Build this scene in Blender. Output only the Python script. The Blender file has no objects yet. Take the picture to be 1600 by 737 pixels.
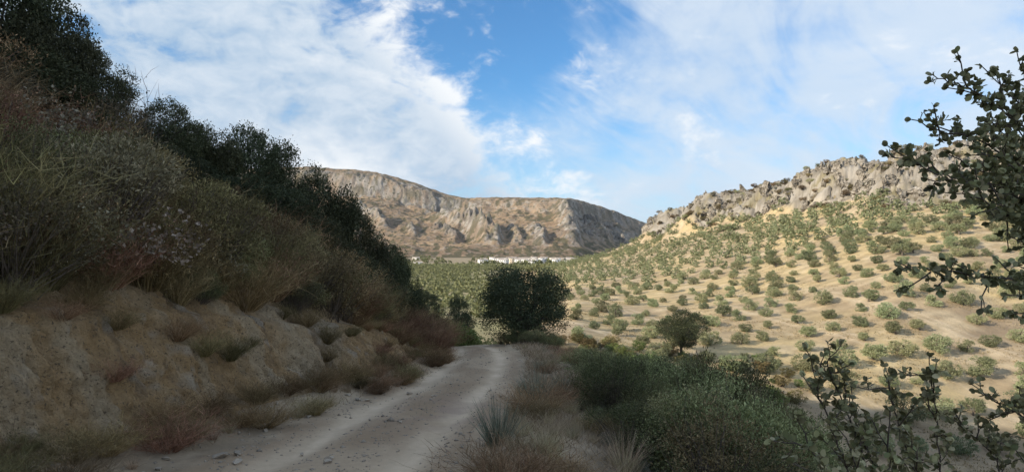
import bpy, bmesh, math, random
import numpy as np
from mathutils import Vector, Matrix, Quaternion, Euler

# ------------------------------------------------------------------ camera, sky, sun, exposure
scene = bpy.context.scene
C = scene.collection
F, CX, HY, EYE = 1000.0, 800.0, 400.0, 1.65      # focal length and horizon in photo pixels, eye height in metres

cam_d = bpy.data.cameras.new('camera')
cam = bpy.data.objects.new('camera', cam_d)
C.objects.link(cam)
cam_d.sensor_width = 36.0
cam_d.lens = F / 1600.0 * 36.0
cam_d.shift_y = (HY - 368.5) / 1600.0
cam_d.clip_start = 0.05
cam_d.clip_end = 30000
cam.location = (0, 0, EYE)
cam.rotation_euler = (math.radians(90), 0, 0)
scene.camera = cam

SUN_EL = math.radians(23.0)
SUN_H = Vector((-0.88, -0.47, 0)).normalized()   # horizontal direction towards the sun: left and a little behind
SUN = Vector((SUN_H.x * math.cos(SUN_EL), SUN_H.y * math.cos(SUN_EL), math.sin(SUN_EL)))

world = bpy.data.worlds.new('World')
scene.world = world
world.use_nodes = True
wt = world.node_tree
wt.nodes.clear()


class NT:
    """tiny helper to wire shader nodes"""
    def __init__(self, tree): self.t = tree
    def n(self, typ, **kw):
        nd = self.t.nodes.new(typ)
        for k, v in kw.items(): setattr(nd, k, v)
        return nd
    def put(self, sock, v):
        if hasattr(v, 'is_output'): self.t.links.new(v, sock)
        elif v is not None: sock.default_value = v
    def m(self, op, a=0.0, b=0.0, c=None, clamp=False):
        nd = self.n('ShaderNodeMath', operation=op, use_clamp=clamp)
        self.put(nd.inputs[0], a); self.put(nd.inputs[1], b)
        if c is not None: self.put(nd.inputs[2], c)
        return nd.outputs[0]
    def step(self, v, lo, hi, a=0.0, b=1.0):
        nd = self.n('ShaderNodeMapRange', interpolation_type='SMOOTHSTEP')
        self.put(nd.inputs[0], v); self.put(nd.inputs[1], lo); self.put(nd.inputs[2], hi)
        self.put(nd.inputs[3], a); self.put(nd.inputs[4], b)
        return nd.outputs[0]
    def mix(self, f, a, b, blend='MIX'):
        nd = self.n('ShaderNodeMix', data_type='RGBA', blend_type=blend)
        self.put(nd.inputs[0], f); self.put(nd.inputs[6], a); self.put(nd.inputs[7], b)
        return nd.outputs[2]
    def noise(self, vec, scale, detail=4.0, rough=0.55, dist=0.0):
        nd = self.n('ShaderNodeTexNoise')
        self.put(nd.inputs['Vector'], vec); nd.inputs['Scale'].default_value = scale
        nd.inputs['Detail'].default_value = detail; nd.inputs['Roughness'].default_value = rough
        nd.inputs['Distortion'].default_value = dist
        return nd.outputs[0]
    def comb(self, x, y, z):
        nd = self.n('ShaderNodeCombineXYZ')
        for i, v in enumerate((x, y, z)): self.put(nd.inputs[i], v)
        return nd.outputs[0]


w = NT(wt)
sky = w.n('ShaderNodeTexSky', sky_type='NISHITA')
sky.sun_disc = False
sky.sun_elevation = SUN_EL
sky.sun_rotation = math.atan2(SUN_H.x, SUN_H.y)
sky.altitude = 600
sky.air_density = 1.15
sky.dust_density = 0.6
sky.ozone_density = 2.2
geo = w.n('ShaderNodeTexCoord').outputs['Generated']
sep = w.n('ShaderNodeSeparateXYZ'); w.put(sep.inputs[0], geo)
dx, dy, dz = sep.outputs
hl = w.m('MAXIMUM', w.m('SQRT', w.m('ADD', w.m('MULTIPLY', dx, dx), w.m('MULTIPLY', dy, dy))), 0.001)
az = w.m('DIVIDE', dx, hl)                        # sine of the bearing: -1 left, 0 ahead, 1 right
den = w.m('ADD', w.m('MAXIMUM', dz, 0.0), 0.22)
px_ = w.m('DIVIDE', dx, den); py_ = w.m('DIVIDE', dy, den)
plane = w.comb(px_, py_, 0.0)
# bank of broken cloud to the left of a line in the sky
n_big = w.noise(plane, 1.3, 6.0, 0.55, 0.4)
dirv = w.comb(dx, w.m('MULTIPLY', dy, 0.8), w.m('MULTIPLY', dz, 1.7))
n_puff = w.noise(dirv, 7.0, 8.0, 0.60, 0.35)
n_fine = w.noise(dirv, 24.0, 5.0, 0.6, 0.5)
edge_l = w.m('ADD', 0.02, w.m('MULTIPLY', w.m('SUBTRACT', 0.20, dz), 1.05))
bias_l = w.m('SUBTRACT', edge_l, az)
cov_l = w.m('ADD', w.step(bias_l, -0.16, 0.30),
            w.m('ADD', w.m('MULTIPLY', w.m('SUBTRACT', n_puff, 0.5), 2.6), w.m('MULTIPLY', w.m('SUBTRACT', n_fine, 0.5), 1.2)))
den_l = w.step(cov_l, 0.12, 0.86)
# thin streaky veil to the right
rx = w.m('ADD', w.m('MULTIPLY', px_, 0.80), w.m('MULTIPLY', py_, -0.62))
ry = w.m('ADD', w.m('MULTIPLY', px_, 0.62), w.m('MULTIPLY', py_, 0.80))
n_str = w.noise(w.comb(w.m('MULTIPLY', rx, 2.6), w.m('MULTIPLY', ry, 1.0), 1.3), 1.9, 9.0, 0.62, 0.6)
n_soft = w.noise(dirv, 3.6, 6.0, 0.58, 0.4)
edge_r = w.m('ADD', 0.02, w.m('MULTIPLY', w.m('SUBTRACT', dz, 0.17), 0.30))
bias_r = w.m('SUBTRACT', az, edge_r)
cov_r = w.m('ADD', w.step(bias_r, -0.10, 0.24), w.m('ADD', w.m('MULTIPLY', w.m('SUBTRACT', n_str, 0.5), 2.2), w.m('ADD', w.m('MULTIPLY', w.m('SUBTRACT', n_soft, 0.5), 1.8), w.m('MULTIPLY', w.m('SUBTRACT', n_puff, 0.5), 0.9))))
den_r = w.m('MULTIPLY', w.step(cov_r, 0.05, 1.30), 0.88)
# low veil of moisture near the skyline, all round
low = w.step(dz, 0.02, 0.27, 0.85, 0.0)
low = w.m('MULTIPLY', low, w.step(n_soft, 0.25, 0.7, 0.6, 1.0))
# grey bellies where the bank is thick, white where it is thin or catches the sun
belly = w.noise(w.comb(dx, dy, w.m('MULTIPLY', dz, 2.2)), 2.7, 5.0, 0.5, 0.4)
tone = w.m('ADD', w.m('MULTIPLY', w.step(belly, 0.47, 0.70), 0.55), w.m('MULTIPLY', w.step(w.m('ADD', w.m('MULTIPLY', n_puff, 0.6), w.m('MULTIPLY', n_fine, 0.4)), 0.36, 0.64), 0.45))
tone = w.m('MAXIMUM', tone, w.step(bias_l, 0.22, 0.04))
cl_col = w.mix(tone, (1.7, 2.3, 3.0, 1), (3.85, 3.95, 4.05, 1))
ci_col = w.mix(n_soft, (1.9, 2.55, 3.35, 1), (3.55, 3.75, 3.95, 1))
blue = w.mix(1.0, sky.outputs[0], (0.31, 0.54, 0.71, 1), 'MULTIPLY')
c1 = w.mix(low, blue, (2.55, 3.05, 3.65, 1))
c2 = w.mix(den_r, c1, ci_col)
c3 = w.mix(den_l, c2, cl_col)
bg = w.n('ShaderNodeBackground')
w.put(bg.inputs[0], c3)
bg.inputs[1].default_value = 0.10
wo = w.n('ShaderNodeOutputWorld')
wt.links.new(bg.outputs[0], wo.inputs[0])

sun_d = bpy.data.lights.new('sun', 'SUN')
sun_d.energy = 2.35
sun_d.angle = math.radians(0.6)
sun_d.color = (1.0, 0.89, 0.74)
sun = bpy.data.objects.new('sun', sun_d)
C.objects.link(sun)
sun.rotation_euler = SUN.to_track_quat('Z', 'Y').to_euler()
sun.location = SUN * 200

scene.view_settings.view_transform = 'Standard'
scene.view_settings.look = 'None'
scene.view_settings.exposure = 1.35
scene.view_settings.gamma = 1.0
scene.view_settings.use_curve_mapping = False
scene.cycles.use_denoising = True
scene.cycles.max_bounces = 6
scene.cycles.diffuse_bounces = 3
scene.cycles.transparent_max_bounces = 4

# ------------------------------------------------------------------ numbers: noise and interpolation
def _hash(ix, iy, iz, seed):
    h = (ix.astype(np.int64) * 374761393 + iy.astype(np.int64) * 668265263 + iz * 2147483647 + seed * 144665) & 0xFFFFFFFF
    h = ((h ^ (h >> 13)) * 1274126177) & 0xFFFFFFFF
    h = ((h ^ (h >> 16)) * 2246822519) & 0xFFFFFFFF
    h = h ^ (h >> 15)
    return (h & 0xFFFFFF) / float(0xFFFFFF)

def vnoise(x, y, seed=0):
    x = np.asarray(x, float); y = np.asarray(y, float)
    ix = np.floor(x); iy = np.floor(y); fx = x - ix; fy = y - iy
    ux = fx * fx * fx * (fx * (fx * 6 - 15) + 10); uy = fy * fy * fy * (fy * (fy * 6 - 15) + 10)
    a = _hash(ix, iy, 0, seed); b = _hash(ix + 1, iy, 0, seed); c = _hash(ix, iy + 1, 0, seed); d = _hash(ix + 1, iy + 1, 0, seed)
    return (a * (1 - ux) + b * ux) * (1 - uy) + (c * (1 - ux) + d * ux) * uy

def fbm(x, y, octs=4, seed=0, gain=0.5):
    s = 0.0; a = 1.0; t = 0.0
    for o in range(octs):
        s = s + a * vnoise(x * 2 ** o + 17.3 * o, y * 2 ** o - 9.1 * o, seed + o); t += a; a *= gain
    return s / t * 2 - 1                              # about -1..1

def ridged(x, y, octs=4, seed=0, gain=0.55):
    s = 0.0; a = 1.0; t = 0.0
    for o in range(octs):
        s = s + a * (1 - np.abs(2 * vnoise(x * 2 ** o + 5.3 * o, y * 2 ** o + 3.7 * o, seed + o) - 1)); t += a; a *= gain
    return s / t                                      # 0..1

def cells(x, y, seed=0):
    """Voronoi: nearest distance, second distance, random number of the nearest cell"""
    ix = np.floor(x); iy = np.floor(y)
    f1 = np.full(np.shape(x), 9.0); f2 = f1.copy(); rid = np.zeros(np.shape(x))
    for ox in (-1, 0, 1):
        for oy in (-1, 0, 1):
            cx = ix + ox; cy = iy + oy
            d = np.hypot(cx + _hash(cx, cy, 0, seed) - x, cy + _hash(cx, cy, 0, seed + 1) - y)
            r = _hash(cx, cy, 0, seed + 2)
            near = d < f1
            f2 = np.where(near, f1, np.minimum(f2, d)); rid = np.where(near, r, rid); f1 = np.where(near, d, f1)
    return f1, f2, rid

def sst(e0, e1, x):
    t = np.clip((x - e0) / (e1 - e0), 0, 1)
    return t * t * (3 - 2 * t)

def smax(a, b, k):
    h = np.clip(0.5 + 0.5 * (a - b) / k, 0, 1)
    return b * (1 - h) + a * h + k * h * (1 - h)

def smin(a, b, k): return -smax(-a, -b, k)

# ------------------------------------------------------------------ the lie of the land
RY = [-80, -20, 0, 6.4, 9.7, 13.75, 20, 24, 27.5, 32, 38, 45, 60]
RX = [-8, -4.0, -2.55, -1.9, -1.62, -1.2, -1.05, -1.25, -1.75, -3.2, -5.6, -11, -26]
FY = [-80, -20, 0, 4, 6, 8, 10, 13, 16, 20, 24, 27.5, 32, 38, 45, 60]
FX = [-12, -7.5, -5.6, -4.8, -4.3, -3.85, -3.4, -2.8, -2.45, -2.42, -2.5, -2.95, -4.3, -7.4, -13, -28]
_yy = np.linspace(-90, 70, 1601)
def _smooth(a, k):
    ker = np.hanning(k); ker /= ker.sum()
    return np.convolve(np.pad(a, k // 2, mode='edge'), ker, 'same')[k // 2: k // 2 + len(a)]
_rx = _smooth(np.interp(_yy, RY, RX), 41)
_fx = _smooth(np.interp(_yy, FY, FX), 31)
_rz = _smooth(np.interp(_yy, [-90, 0, 27, 33, 45, 70], [5.0, 0, -2.16, -3.0, -5.0, -9.5]), 41)
def road_x(y): return np.interp(y, _yy, _rx)
def foot_x(y): return np.interp(y, _yy, _fx)
def road_z(y): return np.interp(y, _yy, _rz)
def cut_h(y): return np.interp(y, [-20, 4, 9, 12, 15, 18, 21, 26, 40], [2.15, 2.05, 1.95, 1.65, 1.5, 1.1, 0.65, 0.5, 0.4])

def near_h(x, y):
    d = x - road_x(y)
    zr = road_z(y)
    # left: talus, cut face, slope with a rounded top
    lump = 0.16 * fbm(y * 0.45, x * 0.2, 2, 11) + 0.04 * (ridged(y * 1.3, x * 0.3, 3, 12) - 0.5) * 2
    t = foot_x(y) - x
    tf = t + lump * sst(0.2, 0.9, t)
    hc = cut_h(y)
    tal = 0.28 * sst(-0.5, 0.7, tf)
    face = (hc - 0.28) * (0.75 * sst(0.45, 1.2, tf) + 0.25 * sst(1.0, 2.2, tf))
    up = 0.66 * np.maximum(tf - 1.35, 0)
    cap = np.interp(y, [-60, 5, 16, 21, 26, 30, 40, 60], [42, 42, 37, 26, 12, 8.5, 6, 4])
    up = smin(up, cap, 3.0)
    left = tal + face + up + sst(1.0, 3.0, t) * 0.25 * fbm(x * 0.6, y * 0.6, 3, 21)
    # right: verge, then the slope into the valley
    e = d - 2.45 - 0.35 * fbm(y * 0.3, x * 0, 2, 31) + 0.9 * sst(4.0, -2.0, y)
    right = 0.10 * sst(1.35, 2.0, d) - 0.52 * np.where(e > 0, np.sqrt(e * e + 0.25) - 0.5, 0)
    right = right + sst(1.6, 4, d) * 0.12 * fbm(x * 0.9, y * 0.9, 3, 41)
    # road: ruts, crown, small unevenness
    on = sst(1.75, 1.2, np.abs(d))
    rut = -0.045 * (np.exp(-((d - 0.72) / 0.28) ** 2) + np.exp(-((d + 0.72) / 0.28) ** 2))
    rough = 0.014 * fbm(x * 2.2, y * 1.4, 4, 51) + 0.005 * fbm(x * 9, y * 9, 2, 52)
    return zr + np.where(t > -1.2, left, 0) + right + on * rut + rough * sst(4.5, 0.5, np.abs(d))

# profiles of the far ground: for a bearing (photo column) the distances and the sight-line heights
VAL = [(30, 600), (45, 570), (62, 560), (100, 530), (160, 500), (250, 470), (450, 434), (650, 419), (850, 413.5), (960, 409), (1150, 402), (1400, 398), (4000, 396)]
COLS = {
    -1500: VAL, 640: VAL, 780: VAL,
    860: [(30, 610), (45, 580), (62, 567), (84, 528), (120, 498), (180, 462), (280, 430), (380, 417), (430, 417), (650, 419), (850, 413.5), (960, 409), (1150, 402), (1400, 398), (4000, 396)],
    900: [(30, 620), (45, 590), (62, 574), (84, 528), (120, 487), (180, 450), (280, 419), (380, 408), (450, 414), (650, 419), (850, 413.5), (960, 409), (1150, 402), (1400, 398), (4000, 396)],
    950: [(30, 660), (45, 620), (62, 592), (90, 532), (130, 482), (200, 440), (300, 409), (400, 394), (450, 402), (650, 417), (850, 413.5), (1150, 402), (1400, 398), (4000, 396)],
    1000: [(30, 720), (45, 650), (62, 612), (90, 540), (130, 482), (200, 434), (300, 400), (380, 381), (398, 372), (420, 374), (650, 405), (850, 410), (1150, 402), (1400, 398), (4000, 396)],
    1025: [(30, 750), (45, 660), (62, 620), (90, 543), (130, 481), (200, 430), (300, 393), (368, 374), (384, 336), (400, 332), (500, 372), (650, 400), (850, 409), (1150, 402), (1400, 398), (4000, 396)],
    1100: [(30, 850), (45, 700), (62, 640), (90, 548), (130, 478), (200, 414), (270, 374), (312, 358), (332, 306), (348, 300), (450, 345), (600, 390), (850, 400), (1400, 398), (4000, 396)],
    1180: [(30, 900), (45, 760), (62, 660), (90, 556), (130, 470), (190, 404), (240, 366), (284, 344), (302, 300), (315, 292), (420, 335), (600, 380), (850, 395), (4000, 396)],
    1250: [(30, 950), (45, 800), (62, 680), (90, 562), (130, 462), (180, 390), (225, 350), (254, 332), (268, 284), (282, 274), (380, 315), (550, 370), (850, 395), (4000, 396)],
    1300: [(30, 1000), (45, 820), (62, 695), (86, 575), (130, 450), (182, 374), (220, 340), (240, 322), (254, 262), (268, 252), (350, 300), (550, 360), (850, 395), (4000, 396)],
    1400: [(30, 1050), (45, 850), (62, 722), (77, 627), (98, 528), (133, 420), (178, 352), (205, 326), (228, 256), (244, 243), (320, 275), (500, 350), (850, 390), (4000, 396)],
    1550: [(30, 1100), (45, 870), (62, 750), (77, 650), (98, 540), (133, 424), (172, 350), (195, 322), (218, 244), (232, 214), (300, 245), (500, 340), (850, 390), (4000, 396)],
    1800: [(30, 1150), (45, 900), (62, 770), (77, 660), (98, 545), (133, 424), (165, 350), (185, 318), (208, 225), (222, 195), (300, 235), (500, 330), (850, 390), (4000, 396)],
    4000: [(30, 1150), (45, 900), (62, 770), (77, 660), (98, 545), (133, 424), (165, 350), (185, 318), (208, 225), (222, 195), (300, 235), (500, 330), (850, 390), (4000, 396)],
}
_lg = np.linspace(math.log(30), math.log(4000), 700)
_pc = np.arange(-1500, 4001, 10.0)
_raw = []
for p in sorted(COLS):
    ys, ps = zip(*COLS[p])
    z = EYE + np.exp(_lg) * (HY - np.interp(_lg, np.log(ys), ps)) / F
    _raw.append(_smooth(z, 9))
_raw = np.array(_raw); _keys = np.array(sorted(COLS), float)
TAB = np.empty((len(_pc), len(_lg)))
for j in range(len(_lg)): TAB[:, j] = np.interp(_pc, _keys, _raw[:, j])
for j in range(len(_lg)): TAB[:, j] = _smooth(TAB[:, j], 5)
BASE_Y = np.array([(p, y) for p, y in ((1000, 398), (1025, 368), (1100, 312), (1180, 284), (1250, 254), (1300, 240), (1400, 205), (1550, 195), (1800, 185), (4000, 185))])

def crag_weight(px, y):
    b = np.interp(px, BASE_Y[:, 0], BASE_Y[:, 1])
    return sst(-10, 12, y - b) * sst(110, 50, y - b) * sst(985, 1010, px)

def far_h(x, y):
    yy = np.maximum(y, 30.0)
    px = np.clip(CX + F * x / yy, -1490, 3990)
    a = (px + 1500) / 10.0; i = np.clip(a.astype(int), 0, len(_pc) - 2); fa = a - i
    b = (np.log(np.clip(yy, 30.1, 3990)) - _lg[0]) / (_lg[1] - _lg[0]); j = np.clip(b.astype(int), 0, len(_lg) - 2); fb = b - j
    z = (TAB[i, j] * (1 - fa) + TAB[i + 1, j] * fa) * (1 - fb) + (TAB[i, j + 1] * (1 - fa) + TAB[i + 1, j + 1] * fa) * fb
    hillw = sst(840, 960, px)
    z = z + hillw * (0.9 * fbm(x / 26, y / 26, 3, 61) + 0.22 * fbm(x / 5, y / 5, 3, 62)) * sst(62, 90, yy)
    cw = crag_weight(px, yy)
    if np.any(cw > 0):
        wx = x + 2.0 * fbm(x / 6, y / 6, 2, 71); wy = y + 2.0 * fbm(x / 6, y / 6, 2, 72)
        f1, f2, rid = cells(wx / 6.5, wy / 5.0, 73)
        g1, g2, rid2 = cells(wx / 2.4, wy / 2.0, 75)
        blk = (rid - 0.45) * 3.4 - 1.6 * np.exp(-(f2 - f1) / 0.10) + (rid2 - 0.5) * 1.9 - 0.8 * np.exp(-(g2 - g1) / 0.12)
        h1_, h2_, rid3 = cells(wx / 1.15, wy / 0.95, 78)
        z = z + cw * (blk + (rid3 - 0.5) * 1.1 - 0.45 * np.exp(-(h2_ - h1_) / 0.14) + 1.3 * (ridged(x / 14, y / 14, 3, 77) - 0.5))
    return z

def H(x, y):
    x = np.asarray(x, float); y = np.asarray(y, float)
    n = near_h(x, y); f = far_h(x, y)
    d = x - road_x(y)
    right = sst(1.5, 5.0, d) * sst(20, 30, y)
    n = n * (1 - right) + smax(n, f, 2.0) * right
    b = sst(42, 60, y)
    return n * (1 - b) + f * b

def h1(x, y): return float(H(np.array([x]), np.array([y]))[0])
def at(px, py, Y): return Vector(((px - CX) / F * Y, Y, EYE + (HY - py) / F * Y))

# ------------------------------------------------------------------ mesh helpers
def make_mesh(name, V, Fc, mat=None, smooth=False, attrs=None, cols=None):
    V = np.asarray(V, np.float32); Fc = np.asarray(Fc, np.int32)
    me = bpy.data.meshes.new(name)
    k = Fc.shape[1]
    me.vertices.add(len(V)); me.vertices.foreach_set('co', V.ravel())
    me.loops.add(Fc.size); me.loops.foreach_set('vertex_index', Fc.ravel())
    me.polygons.add(len(Fc))
    me.polygons.foreach_set('loop_start', np.arange(0, Fc.size, k, dtype=np.int32))
    me.polygons.foreach_set('loop_total', np.full(len(Fc), k, np.int32))
    if smooth: me.polygons.foreach_set('use_smooth', np.ones(len(Fc), bool))
    me.update(calc_edges=True)
    if attrs is not None:
        a = me.attributes.new('rnd', 'FLOAT', 'POINT'); a.data.foreach_set('value', np.asarray(attrs, np.float32))
    if cols is not None:
        c = np.ones((len(V), 4), np.float32); c[:, :3] = cols
        a = me.attributes.new('tint', 'FLOAT_COLOR', 'POINT'); a.data.foreach_set('color', c.ravel())
    if mat is not None: me.materials.append(mat)
    return me

def link(name, me, parent=None, loc=(0, 0, 0), kind=None):
    o = bpy.data.objects.new(name, me)
    C.objects.link(o)
    o.location = loc
    if parent is not None: o.parent = parent
    if kind: o['kind'] = kind
    return o

def tag(o, label, cat, group=None):
    o['label'] = label; o['category'] = cat
    if group: o['group'] = group
    return o

def empty(name, loc, rz=0.0, sc=(1, 1, 1)):
    o = bpy.data.objects.new(name, None)
    C.objects.link(o)
    o.location = loc; o.rotation_euler = (0, 0, rz); o.scale = sc
    o.empty_display_size = 0.2
    return o

def grid_faces(nr, nc):
    i = np.arange(nr * nc).reshape(nr, nc)
    return np.stack([i[:-1, :-1], i[:-1, 1:], i[1:, 1:], i[1:, :-1]], -1).reshape(-1, 4)

def cat(parts):
    V = []; Q = []; A = []; off = 0
    for v, f, a in parts:
        V.append(v); Q.append(f + off); A.append(a); off += len(v)
    return np.concatenate(V), np.concatenate(Q), np.concatenate(A)

def norm(v): return v / np.maximum(np.linalg.norm(v, axis=-1, keepdims=True), 1e-6)

def leaves(rng, P, L, aspect=0.5, lean=None, k=0.6, fold=0.15, rnd=None):
    """one four-cornered leaf per point, long side along a random direction drawn towards lean"""
    n = len(P)
    d = rng.normal(size=(n, 3))
    d = norm(d)
    if lean is not None: d = norm(d + k * lean)
    s = norm(np.cross(d, rng.normal(size=(n, 3))))
    nn = np.cross(d, s)
    L = (L * rng.uniform(0.7, 1.3, n))[:, None]
    W = L * aspect * 0.5
    v = np.stack([P, P + d * L * 0.5 + s * W + nn * L * fold, P + d * L, P + d * L * 0.5 - s * W + nn * L * fold], 1).reshape(-1, 3)
    f = np.arange(4 * n).reshape(n, 4)
    r = np.repeat(rng.random(n) if rnd is None else rnd, 4)
    return v, f, r

def ribbons(rng, B, D, L, bend, W, K=4, tip=0.25, wob=0.04):
    """thin tapered stems: start B, direction D, length L, sideways bend"""
    n = len(B)
    s = np.linspace(0, 1, K)[None, :, None]
    path = B[:, None] + D[:, None] * L[:, None, None] * s + bend[:, None] * L[:, None, None] * s ** 2
    path = path + rng.normal(size=(n, K, 3)) * wob * L[:, None, None] * s
    side = norm(np.cross(D, rng.normal(size=(n, 3))))[:, None]
    wd = (W[:, None, None] * (1 - (1 - tip) * s)) * 0.5
    v = np.stack([path - side * wd, path + side * wd], 2).reshape(-1, 3)
    i = np.arange(n * K * 2).reshape(n, K, 2)
    f = np.stack([i[:, :-1, 0], i[:, :-1, 1], i[:, 1:, 1], i[:, 1:, 0]], -1).reshape(-1, 4)
    return v, f, np.repeat(rng.random(n), K * 2), path

def tube(path, rad, sides=6):
    P = np.asarray(path, float); n = len(P)
    T = np.gradient(P, axis=0); T = norm(T)
    a = norm(np.cross(T, np.array([0.31, 0.87, 0.2]))); b = np.cross(T, a)
    ang = np.linspace(0, 2 * math.pi, sides, endpoint=False)
    v = P[:, None] + (a[:, None] * np.cos(ang)[None, :, None] + b[:, None] * np.sin(ang)[None, :, None]) * np.asarray(rad)[:, None, None]
    i = np.arange(n * sides).reshape(n, sides); j = np.roll(i, -1, axis=1)
    f = np.stack([i[:-1], j[:-1], j[1:], i[1:]], -1).reshape(-1, 4)
    return v.reshape(-1, 3), f, np.full(n * sides, 0.5)

# ------------------------------------------------------------------ materials
def new_mat(name):
    m = bpy.data.materials.new(name); m.use_nodes = True
    m.node_tree.nodes.clear()
    return m, NT(m.node_tree)

def finish(m, g, col, rough=0.9, bump=None, strength=0.4, dist=0.02, spec=0.2):
    p = g.n('ShaderNodeBsdfPrincipled')
    g.put(p.inputs['Base Color'], col); g.put(p.inputs['Roughness'], rough)
    p.inputs['Specular IOR Level'].default_value = spec
    if bump is not None:
        b = g.n('ShaderNodeBump'); b.inputs['Strength'].default_value = strength; b.inputs['Distance'].default_value = dist
        g.put(b.inputs['Height'], bump); m.node_tree.links.new(b.outputs[0], p.inputs['Normal'])
    o = g.n('ShaderNodeOutputMaterial')
    m.node_tree.links.new(p.outputs[0], o.inputs[0])
    return m

def mat_leaf(name, dark, mid, light, trans=0.25, rough=0.55, spec=0.3, vary=0.35):
    m, g = new_mat(name)
    at_ = g.n('ShaderNodeAttribute', attribute_name='rnd').outputs['Fac']
    oi = g.n('ShaderNodeObjectInfo').outputs['Random']
    r = g.n('ShaderNodeValToRGB'); g.put(r.inputs[0], at_)
    e = r.color_ramp.elements
    e[0].position = 0.0; e[0].color = (*dark, 1); e[1].position = 1.0; e[1].color = (*light, 1)
    x = r.color_ramp.elements.new(0.55); x.color = (*mid, 1)
    hsv = g.n('ShaderNodeHueSaturation')
    g.put(hsv.inputs['Hue'], g.m('ADD', 0.5 - 0.03, g.m('MULTIPLY', oi, 0.06)))
    g.put(hsv.inputs['Saturation'], 1.0)
    g.put(hsv.inputs['Value'], g.m('ADD', 1 - vary, g.m('MULTIPLY', g.m('FRACT', g.m('MULTIPLY', oi, 7.31)), 2 * vary)))
    g.put(hsv.inputs['Color'], r.outputs[0])
    p = g.n('ShaderNodeBsdfPrincipled'); g.put(p.inputs['Base Color'], hsv.outputs[0])
    p.inputs['Roughness'].default_value = rough; p.inputs['Specular IOR Level'].default_value = spec
    o = g.n('ShaderNodeOutputMaterial')
    if trans > 0:
        t = g.n('ShaderNodeBsdfTranslucent'); g.put(t.inputs[0], hsv.outputs[0])
        mx = g.n('ShaderNodeMixShader'); mx.inputs[0].default_value = trans
        m.node_tree.links.new(p.outputs[0], mx.inputs[1]); m.node_tree.links.new(t.outputs[0], mx.inputs[2])
        m.node_tree.links.new(mx.outputs[0], o.inputs[0])
    else:
        m.node_tree.links.new(p.outputs[0], o.inputs[0])
    return m

def mat_land(name, fine, mid, amp=0.35, bump=0.5, dist=0.03, spots=None):
    """ground whose own colour is carried by the mesh; noise adds grain, pebbles and relief"""
    m, g = new_mat(name)
    c = g.n('ShaderNodeAttribute', attribute_name='tint').outputs['Color']
    pos = g.n('ShaderNodeNewGeometry').outputs['Position']
    n1 = g.noise(pos, fine, 6, 0.65); n2 = g.noise(pos, mid, 5, 0.6)
    k = g.m('ADD', 1 - amp, g.m('MULTIPLY', g.m('ADD', n1, n2), amp))
    hs = g.n('ShaderNodeHueSaturation'); g.put(hs.inputs['Value'], k); g.put(hs.inputs['Color'], c)
    col = hs.outputs[0]
    if spots:
        sc, lo, hi, sp = spots
        ns = g.noise(pos, sc, 3, 0.6)
        col = g.mix(g.step(ns, lo, hi), col, (*sp, 1))
    return finish(m, g, col, 0.95, g.m('ADD', n1, g.m('MULTIPLY', n2, 1.5)), bump, dist, 0.1)

def mat_bark(name, a, b, sc=14):
    m, g = new_mat(name)
    pos = g.n('ShaderNodeNewGeometry').outputs['Position']
    n1 = g.noise(pos, sc, 5, 0.65)
    return finish(m, g, g.mix(g.step(n1, 0.3, 0.7), (*a, 1), (*b, 1)), 0.9, n1, 0.6, 0.01)

def mat_stone(name, a, b, sc=3.0, spots=None, cracks=None):
    m, g = new_mat(name)
    pos = g.n('ShaderNodeNewGeometry').outputs['Position']
    n1 = g.noise(pos, sc, 7, 0.62); n2 = g.noise(pos, sc * 0.27, 3, 0.5)
    oi = g.n('ShaderNodeObjectInfo').outputs['Random']
    col = g.mix(g.step(g.m('ADD', g.m('MULTIPLY', n1, 0.6), g.m('MULTIPLY', n2, 0.4)), 0.35, 0.65), (*a, 1), (*b, 1))
    if spots: col = g.mix(g.step(n2, 0.55, 0.68), col, (*spots, 1))
    if cracks:
        vo = g.n('ShaderNodeTexVoronoi', feature='DISTANCE_TO_EDGE'); vo.inputs['Scale'].default_value = cracks
        wv = g.n('ShaderNodeVectorMath', operation='ADD'); g.put(wv.inputs[0], pos)
        sc_ = g.n('ShaderNodeVectorMath', operation='SCALE'); g.put(sc_.inputs[0], g.n('ShaderNodeTexNoise').outputs['Color']); sc_.inputs['Scale'].default_value = 1.2
        g.put(wv.inputs[1], sc_.outputs[0]); g.put(vo.inputs['Vector'], wv.outputs[0])
        col = g.mix(g.step(vo.outputs['Distance'], 0.0, 0.10), (0.10, 0.085, 0.065, 1), col)
    hs = g.n('ShaderNodeHueSaturation'); g.put(hs.inputs['Value'], g.m('ADD', 0.8, g.m('MULTIPLY', oi, 0.4))); g.put(hs.inputs['Color'], col)
    return finish(m, g, hs.outputs[0], 0.92, n1, 0.6, 0.05, 0.15)

M_near = mat_land('earth', 55.0, 7.0, 0.42, 0.7, 0.02)
M_bank = mat_land('cut_earth', 38.0, 11.0, 0.72, 1.0, 0.05, (30.0, 0.58, 0.66, (0.16, 0.12, 0.08)))
M_road = mat_land('packed_dirt', 70.0, 9.0, 0.34, 0.4, 0.008)
M_hill = mat_land('dry_soil', 2.2, 0.35, 0.42, 0.7, 0.25)
M_valley = mat_land('valley_soil', 0.5, 0.05, 0.35, 0.4, 0.4)
M_mount = mat_land('mountain_slope', 0.22, 0.045, 0.62, 0.9, 3.0, (0.11, 0.56, 0.66, (0.10, 0.095, 0.055)))
M_oak = mat_leaf('holm_oak_leaf', (0.026, 0.031, 0.014), (0.062, 0.069, 0.033), (0.15, 0.155, 0.082), 0.12, 0.6, 0.2, 0.3)
M_olive = mat_leaf('olive_leaf', (0.149, 0.165, 0.081), (0.269, 0.288, 0.152), (0.403, 0.422, 0.257), 0.2, 0.6, 0.2, 0.35)
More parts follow.
